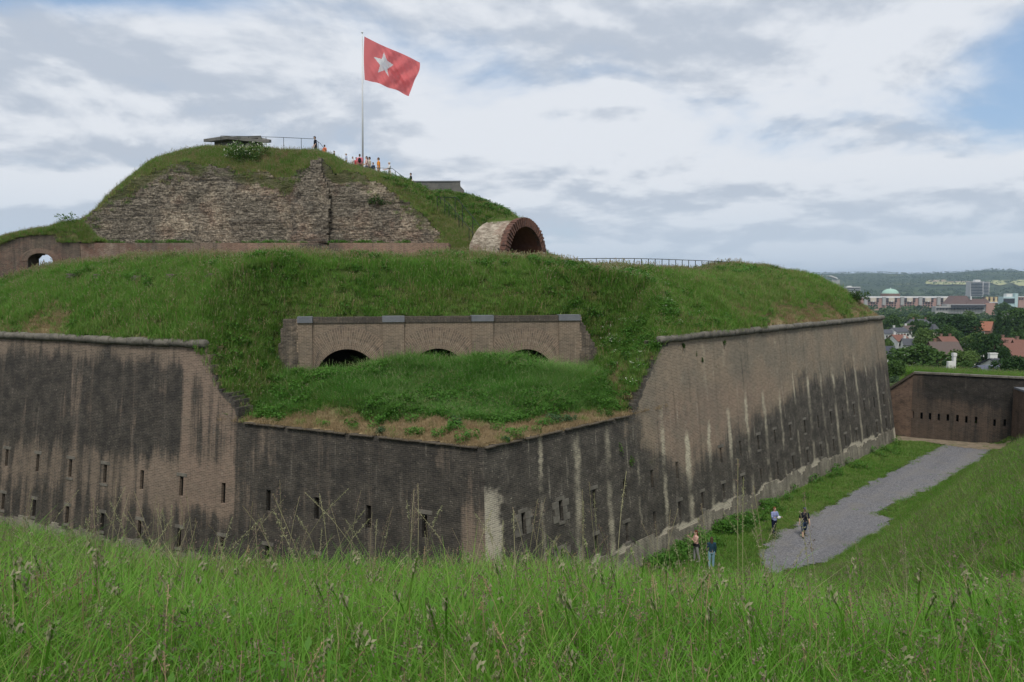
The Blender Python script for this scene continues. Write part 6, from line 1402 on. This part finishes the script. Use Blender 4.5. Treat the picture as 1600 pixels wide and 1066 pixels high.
def house(label, px, py, D, wpx, dep, rh, wc, rc, yaw=0.0, chim=1, wins=3, hip=0.0, ww=.9, name='house', wallh=5.0, cat='house'):
    rd = PY(px, py, D); w_ = wpx / F * D; gz_ = min(float(H(rd[0], D)), rd[2] - rh - wallh) - 1; e = empty(name, (rd[0], D, gz_), label, cat); T_ = rotm(yaw)
    def W(x, y, z): a_ = T_(x, y); return (rd[0] + a_[0], D + a_[1], z)
    hx, hy, ze_, zr = w_ / 2, dep / 2, rd[2] - rh, rd[2] - .12
    k = w_ * hip
    v_ = [W(-hx, -hy, gz_), W(hx, -hy, gz_), W(hx, hy, gz_), W(-hx, hy, gz_), W(-hx, -hy, ze_), W(hx, -hy, ze_), W(hx, hy, ze_), W(-hx, hy, ze_), W(-hx + k, 0, zr - .1), W(hx - k, 0, zr - .1)]
    mesh_ob('wall', v_, [(0, 1, 5, 4), (1, 2, 6, 9, 5) if not hip else (1, 2, 6, 5), (2, 3, 7, 6), (3, 0, 4, 8, 7) if not hip else (3, 0, 4, 7)], WC[wc], e)
    ov = .35; mb = MB(); d_ = (zr - ze_) / hy * ov
    rows = [[W(-hx - ov, -hy - ov, ze_ - d_), W(hx + ov, -hy - ov, ze_ - d_), W(hx + ov - k, 0, zr), W(-hx - ov + k, 0, zr)], [W(hx + ov, hy + ov, ze_ - d_), W(-hx - ov, hy + ov, ze_ - d_), W(-hx - ov + k, 0, zr), W(hx + ov - k, 0, zr)]]
    if hip: rows += [[W(-hx - ov, hy + ov, ze_ - d_), W(-hx - ov, -hy - ov, ze_ - d_), W(-hx - ov + k, 0, zr)], [W(hx + ov, -hy - ov, ze_ - d_), W(hx + ov, hy + ov, ze_ - d_), W(hx + ov - k, 0, zr)]]
    for r_ in rows: mb.prism(r_, (0, 0, .16))
    rf = mb.build('roof', [RC[rc]], e)
    for i in range(chim):
        x = -hx + w_ * (.2 + .6 * i); c_ = W(x, .3, zr + .1); mb = MB(); mb.box(c_, (.7, .7, 1.7)); mb.box(np.array(c_) + (0, 0, .9), (.85, .85, .14)); mb.build('chimney', [WC['white' if wc == 'white' else 'brick']], rf)
    for i in range(wins):
        x = -hx + w_ * (i + .5) / wins; mb = MB(); c_ = W(x, -hy - .02, ze_ - 1.25); mb.cur = 0; a_ = T_(1, 0); mb.box(c_, (ww + .25, .1, 1.35), (a_[0], a_[1], 0)); wn = mb.build('window', [WC['white']], e)
        mb = MB(); mb.box(np.array(c_) - np.array([*T_(0, .06), 0]), (ww, .06, 1.1), (a_[0], a_[1], 0)); mb.build('pane', [GLS], wn)
    return e
house('row house with a wide brown tiled roof and white dormer strip behind the white chimney', 1474, 534, 225, 42, 8, 3.4, 'brick', 'brown', -.05, 1, 5)
house('house with a red tiled roof just above the brown roofed row house', 1478, 526, 262, 24, 7, 2.4, 'brick', 'red', .1, 2, 2)
house('white house with a small red roof left of the big tree', 1404, 523, 262, 20, 7, 2.0, 'white', 'red', .08, 1, 3)
house('house with a dark slate roof right of the small red roof', 1419, 529, 255, 16, 7, 2.0, 'white', 'slate', -.3, 1, 2)
house('low house with a navy roof and white wall at the fort corner', 1384, 541, 190, 20, 7, 1.6, 'white', 'navy', .1, 0, 2)
house('leftmost white terraced house with a dark roof above the red roof', 1383, 515, 330, 18, 8, 1.6, 'white', 'slate', .15, 1, 4)
house('middle white terraced house, wider, with a grey roof', 1403, 512, 335, 20, 8, 1.7, 'white', 'slate', .1, 1, 4)
house('rightmost white terraced house with a brown roof', 1421, 509, 345, 18, 8, 2.1, 'white', 'brown', .0, 1, 3)
house('long grey house with a big slate roof and bright dormers above the terraces', 1437, 499, 410, 34, 9, 3.0, 'grey', 'slate', .12, 2, 6)
house('narrow beige tower house with a pointed grey roof', 1460, 507, 300, 8, 2.4, 1.7, 'cream', 'slate', 0, 0, 1, .49)
house('house with one grey roof slope and a bright orange roof behind the dark tree', 1530, 502, 370, 36, 10, 4.2, 'brick', 'orange', -.75, 0, 2)
house('red roofed house at the right edge, nearest of the red roofs', 1583, 536, 205, 34, 8, 3.2, 'brick', 'red', .12, 1, 2)
house('red roofed house half hidden behind the nearest red roof at the right edge', 1598, 531, 225, 24, 8, 3.0, 'brick', 'red', -.3, 1, 2)
house('low dark red roof behind the nearest red roof', 1573, 528, 250, 18, 7, 1.6, 'brick', 'red', 0, 1, 2)
house('long low house with a grey roof between the light trees', 1522, 529, 265, 20, 7, 1.1, 'white', 'slate', 0, 0, 3)
house('house with a blue grey roof just beyond the grassy bank', 1543, 571, 112, 28, 5, 1.1, 'grey', 'blue', .05, 0, 2, wallh=2.5)
house('white house with two square chimneys behind the blue grey roof', 1553, 560, 135, 11, 4.5, 1.2, 'white', 'navy', .2, 2, 1, wallh=3)
# white gabled pair with tall chimneys
wg = house('white gabled house with a tall white chimney rising above the counterscarp wall', 1483.5, 572, 118, 10, 6, 1.5, 'white', 'slate', R(80), 0, 1, wallh=3)
mb = MB(); q = PY(1490.5, 563, 117); mb.box((q[0], q[1], q[2] - .9), (.42, .5, 3.4)); mb.box((q[0], q[1], q[2] + .9), (.55, .62, .5)); o = mb.build('chimney', [WC['white']], wg)
mb = MB(); q = PY(1484, 574, 114); mb.box((q[0], q[1], q[2] - 1.2), (.75, .5, 4.2)); o = mb.build('gable_wall', [WC['white']], wg)
house('low building with a flat white roof among the trees at the right', 1572, 489, 560, 14, 8, .4, 'grey', 'white', 0, 0, 2, cat='building', name='low_building')

def block(e, name, x0, x1, y0, y1, D, dep, mat):
    a_, b_ = PY(x0, y0, D), PY(x1, y1, D); mb = MB(); mb.box(((a_[0] + b_[0]) / 2, D + dep / 2, (a_[2] + b_[2]) / 2), (abs(b_[0] - a_[0]), dep, abs(a_[2] - b_[2]))); return mb.build(name, [mat], e)
def bld(name, label, px, py, D): return empty(name, PY(px, py, D), label, 'building')
e = bld('apartment_block', 'long row of pinkish brick apartments with pale stair towers in the middle distance', 1420, 482, 1650)
block(e, 'wall', 1340, 1492, 466, 486, 1650, 14, WC['pink'])
block(e, 'roof', 1339, 1493, 463.3, 465.8, 1649, 16, RC['white'])
for k in range(5):
    x = 1351 + 28.5 * k
    block(e, 'tower_bay', x, x + 4.5, 464, 477, 1646, 6, WC['grey']); block(e, 'cream_panel', x + 9.5, x + 18, 465.5, 471.5, 1647, 6, WC['cream']); block(e, 'balcony_arch', x + 13.3, x + 15, 470.3, 471.8, 1645.5, 3, WC['white'])
    for (a_, b_) in ((5.6, 8.4), (19.2, 22.2)): 
        for r_ in range(2): block(e, 'window', x + a_, x + b_, 466 + 3.6 * r_, 468.2 + 3.6 * r_, 1648.6, 3, GLS)
    for r_ in range(2):
        for c_ in range(4): block(e, 'window', x + 6 + 4.2 * c_, x + 7.8 + 4.2 * c_, 473 + 3.4 * r_, 474.8 + 3.4 * r_, 1648.4, 3, GLS)
e = bld('domed_church', 'round church with a pale green copper dome behind the apartments', 1391, 470, 1850)
q = PY(1391, 458.8, 1850); mb = MB(); rr = 12.2 / F * 1850
prof = [(rr * 1.02, 0), (rr, 1.2), (rr * .93, 4.2), (rr * .78, 7.4), (rr * .55, 10.0), (rr * .28, 11.5), (.4, 12.1)]
vs = [(q[0] + r_ * math.cos(t), q[1] + r_ * math.sin(t), q[2] + z) for r_, z in prof for t in np.linspace(0, 2 * math.pi, 28, endpoint=False)]
mesh_ob('dome', vs, [(i * 28 + j, i * 28 + (j + 1) % 28, (i + 1) * 28 + (j + 1) % 28, (i + 1) * 28 + j) for i in range(len(prof) - 1) for j in range(28)], RC['green'], e, smooth=True)
mb = MB(); mb.tube([q - (0, 0, 16), q + (0, 0, .1)], [rr * 1.12, rr * 1.12], 28); mb.build('drum', [WC['brick']], e)
mb = MB(); mb.tube([q + (0, 0, 12), q + (0, 0, 14.5)], [1.2, .5], 8); mb.build('lantern', [RC['white']], e)
e = bld('tower_block', 'tall grey apartment tower with banded balconies in front of the pale fields', 1531, 462, 2450)
block(e, 'wall', 1517, 1536, 440, 463.5, 2450, 26, WC['conc']); block(e, 'wing_wall', 1536.3, 1545.5, 440.6, 461, 2456, 24, WC['conc']); block(e, 'roof_house', 1524, 1532, 437.2, 440, 2455, 12, WC['white'])
for k in range(9): block(e, 'window_band', 1517.6, 1535.5, 441.6 + 2.4 * k, 442.9 + 2.4 * k, 2448.5, 4, GLS); block(e, 'window_band', 1537, 1545, 442 + 2.2 * k, 442.9 + 2.2 * k, 2454.5, 4, GLS)
e = bld('office_block', 'white flat office block far off, just above the grassy rampart', 1334, 456, 2200)
block(e, 'wall', 1322, 1344, 449, 462, 2200, 20, WC['grey']); block(e, 'roof', 1321.5, 1344.5, 448.3, 449.4, 2199, 22, RC['white']); block(e, 'roof_house', 1325, 1331, 446.8, 448.3, 2203, 8, WC['white'])
for k in range(2): block(e, 'window_band', 1323, 1343.5, 450.6 + 3 * k, 451.9 + 3 * k, 2199, 4, GLS)
e = bld('office_block', 'pale block with a slanting white roof, farthest left in the town', 1304, 444, 2600)
block(e, 'wall', 1300, 1312, 437, 452, 2600, 20, WC['grey']); 
mb = MB(); mb.prism([PY(1296, 431.5, 2595), PY(1300, 431, 2595), PY(1309, 434.5, 2595), PY(1309, 436, 2595)], (0, 25, 0)); mb.build('roof', [RC['white']], e)
e = bld('town_hall', 'large hall with steep dark brown roofs and a grey window strip', 1510, 486, 1050)
a_ = [PY(1482, 476, 1050), PY(1493, 462.5, 1058), PY(1511, 462.5, 1058), PY(1520, 476, 1050)]; mb = MB(); mb.prism(a_, (0, 16, 0)); a_ = [PY(1508, 478, 1048), PY(1514, 467, 1054), PY(1542, 467.5, 1054), PY(1549, 478, 1048)]; mb.prism(a_, (0, 14, 0)); mb.build('roof', [RC['hall']], e)
block(e, 'front_wall', 1480, 1540, 475.5, 490, 1046, 14, WC['grey']); block(e, 'end_wall', 1540, 1554, 474, 492, 1046, 16, WC['pink']); block(e, 'lower_wing', 1462, 1482, 479, 490, 1044, 10, WC['grey']); block(e, 'slope_roof', 1488, 1541, 476.5, 479, 1043, 5, RC['slate'])
for k in range(16): block(e, 'window', 1464 + 4.7 * k, 1467.3 + 4.7 * k, 481, 483.6, 1042.5, 5, GLS)
mb = MB(); q = PY(1517, 466, 1052); mb.box(q, (1.6, 1.6, 5)); mb.build('chimney', [WC['white']], e)
e = bld('shop_row', 'row of ochre and red shop fronts right of the brown hall', 1555, 472, 1450)
block(e, 'wall', 1540, 1568, 466, 478, 1450, 10, WC['pink']); block(e, 'roof', 1539.5, 1568.5, 464.6, 466.2, 1449, 12, RC['hall'])
for k in range(4): block(e, 'bay', 1541 + 7 * k, 1544 + 7 * k, 464, 473, 1447, 5, WC['ochre']); block(e, 'window', 1545.5 + 7 * k, 1547 + 7 * k, 467, 470, 1448, 4, GLS)
block(e, 'canopy', 1540, 1568, 472, 473.2, 1444, 8, RC['white'])
e = bld('glass_building', 'pale teal glass building with a tall end tower at the right', 1579, 474, 1300)
block(e, 'wall', 1568, 1586, 464, 480, 1300, 14, WC['teal']); block(e, 'end_tower', 1586.3, 1590, 458.5, 480, 1299, 10, WC['teal']); block(e, 'roof_house', 1573, 1582, 459, 464, 1304, 8, WC['white'])
for k in range(4): block(e, 'window_band', 1568.6 + 4.4 * k, 1572.2 + 4.4 * k, 466.5, 474, 1299, 4, GLS)
e = bld('office_block', 'small pinkish block at the right edge beside the teal building', 1597, 474, 1500)
block(e, 'wall', 1592, 1606, 464, 482, 1500, 14, WC['pink']); block(e, 'roof', 1591.5, 1606.5, 463.2, 464.2, 1499, 16, RC['white'])
for k in range(3): block(e, 'window', 1593 + 3.6 * k, 1595 + 3.6 * k, 466, 468.5, 1499, 4, GLS)

# ------------------------------------------------------------------ the air between here and the hills
m = bpy.data.materials.new('valley_air'); m.use_nodes = True; nt = m.node_tree; nt.nodes.remove(nt.nodes['Principled BSDF'])
pv = nt.nodes.new('ShaderNodeVolumePrincipled'); pv.inputs['Color'].default_value = (.62, .80, 1, 1); pv.inputs['Density'].default_value = 7.5e-5; pv.inputs['Anisotropy'].default_value = .2
nt.links.new(pv.outputs[0], nt.nodes['Material Output'].inputs['Volume'])
mb = MB(); mb.box((0, 0, 55), (24600, 24600, 310)); hz = mb.build('haze', [m]); tag(hz, kind='stuff')
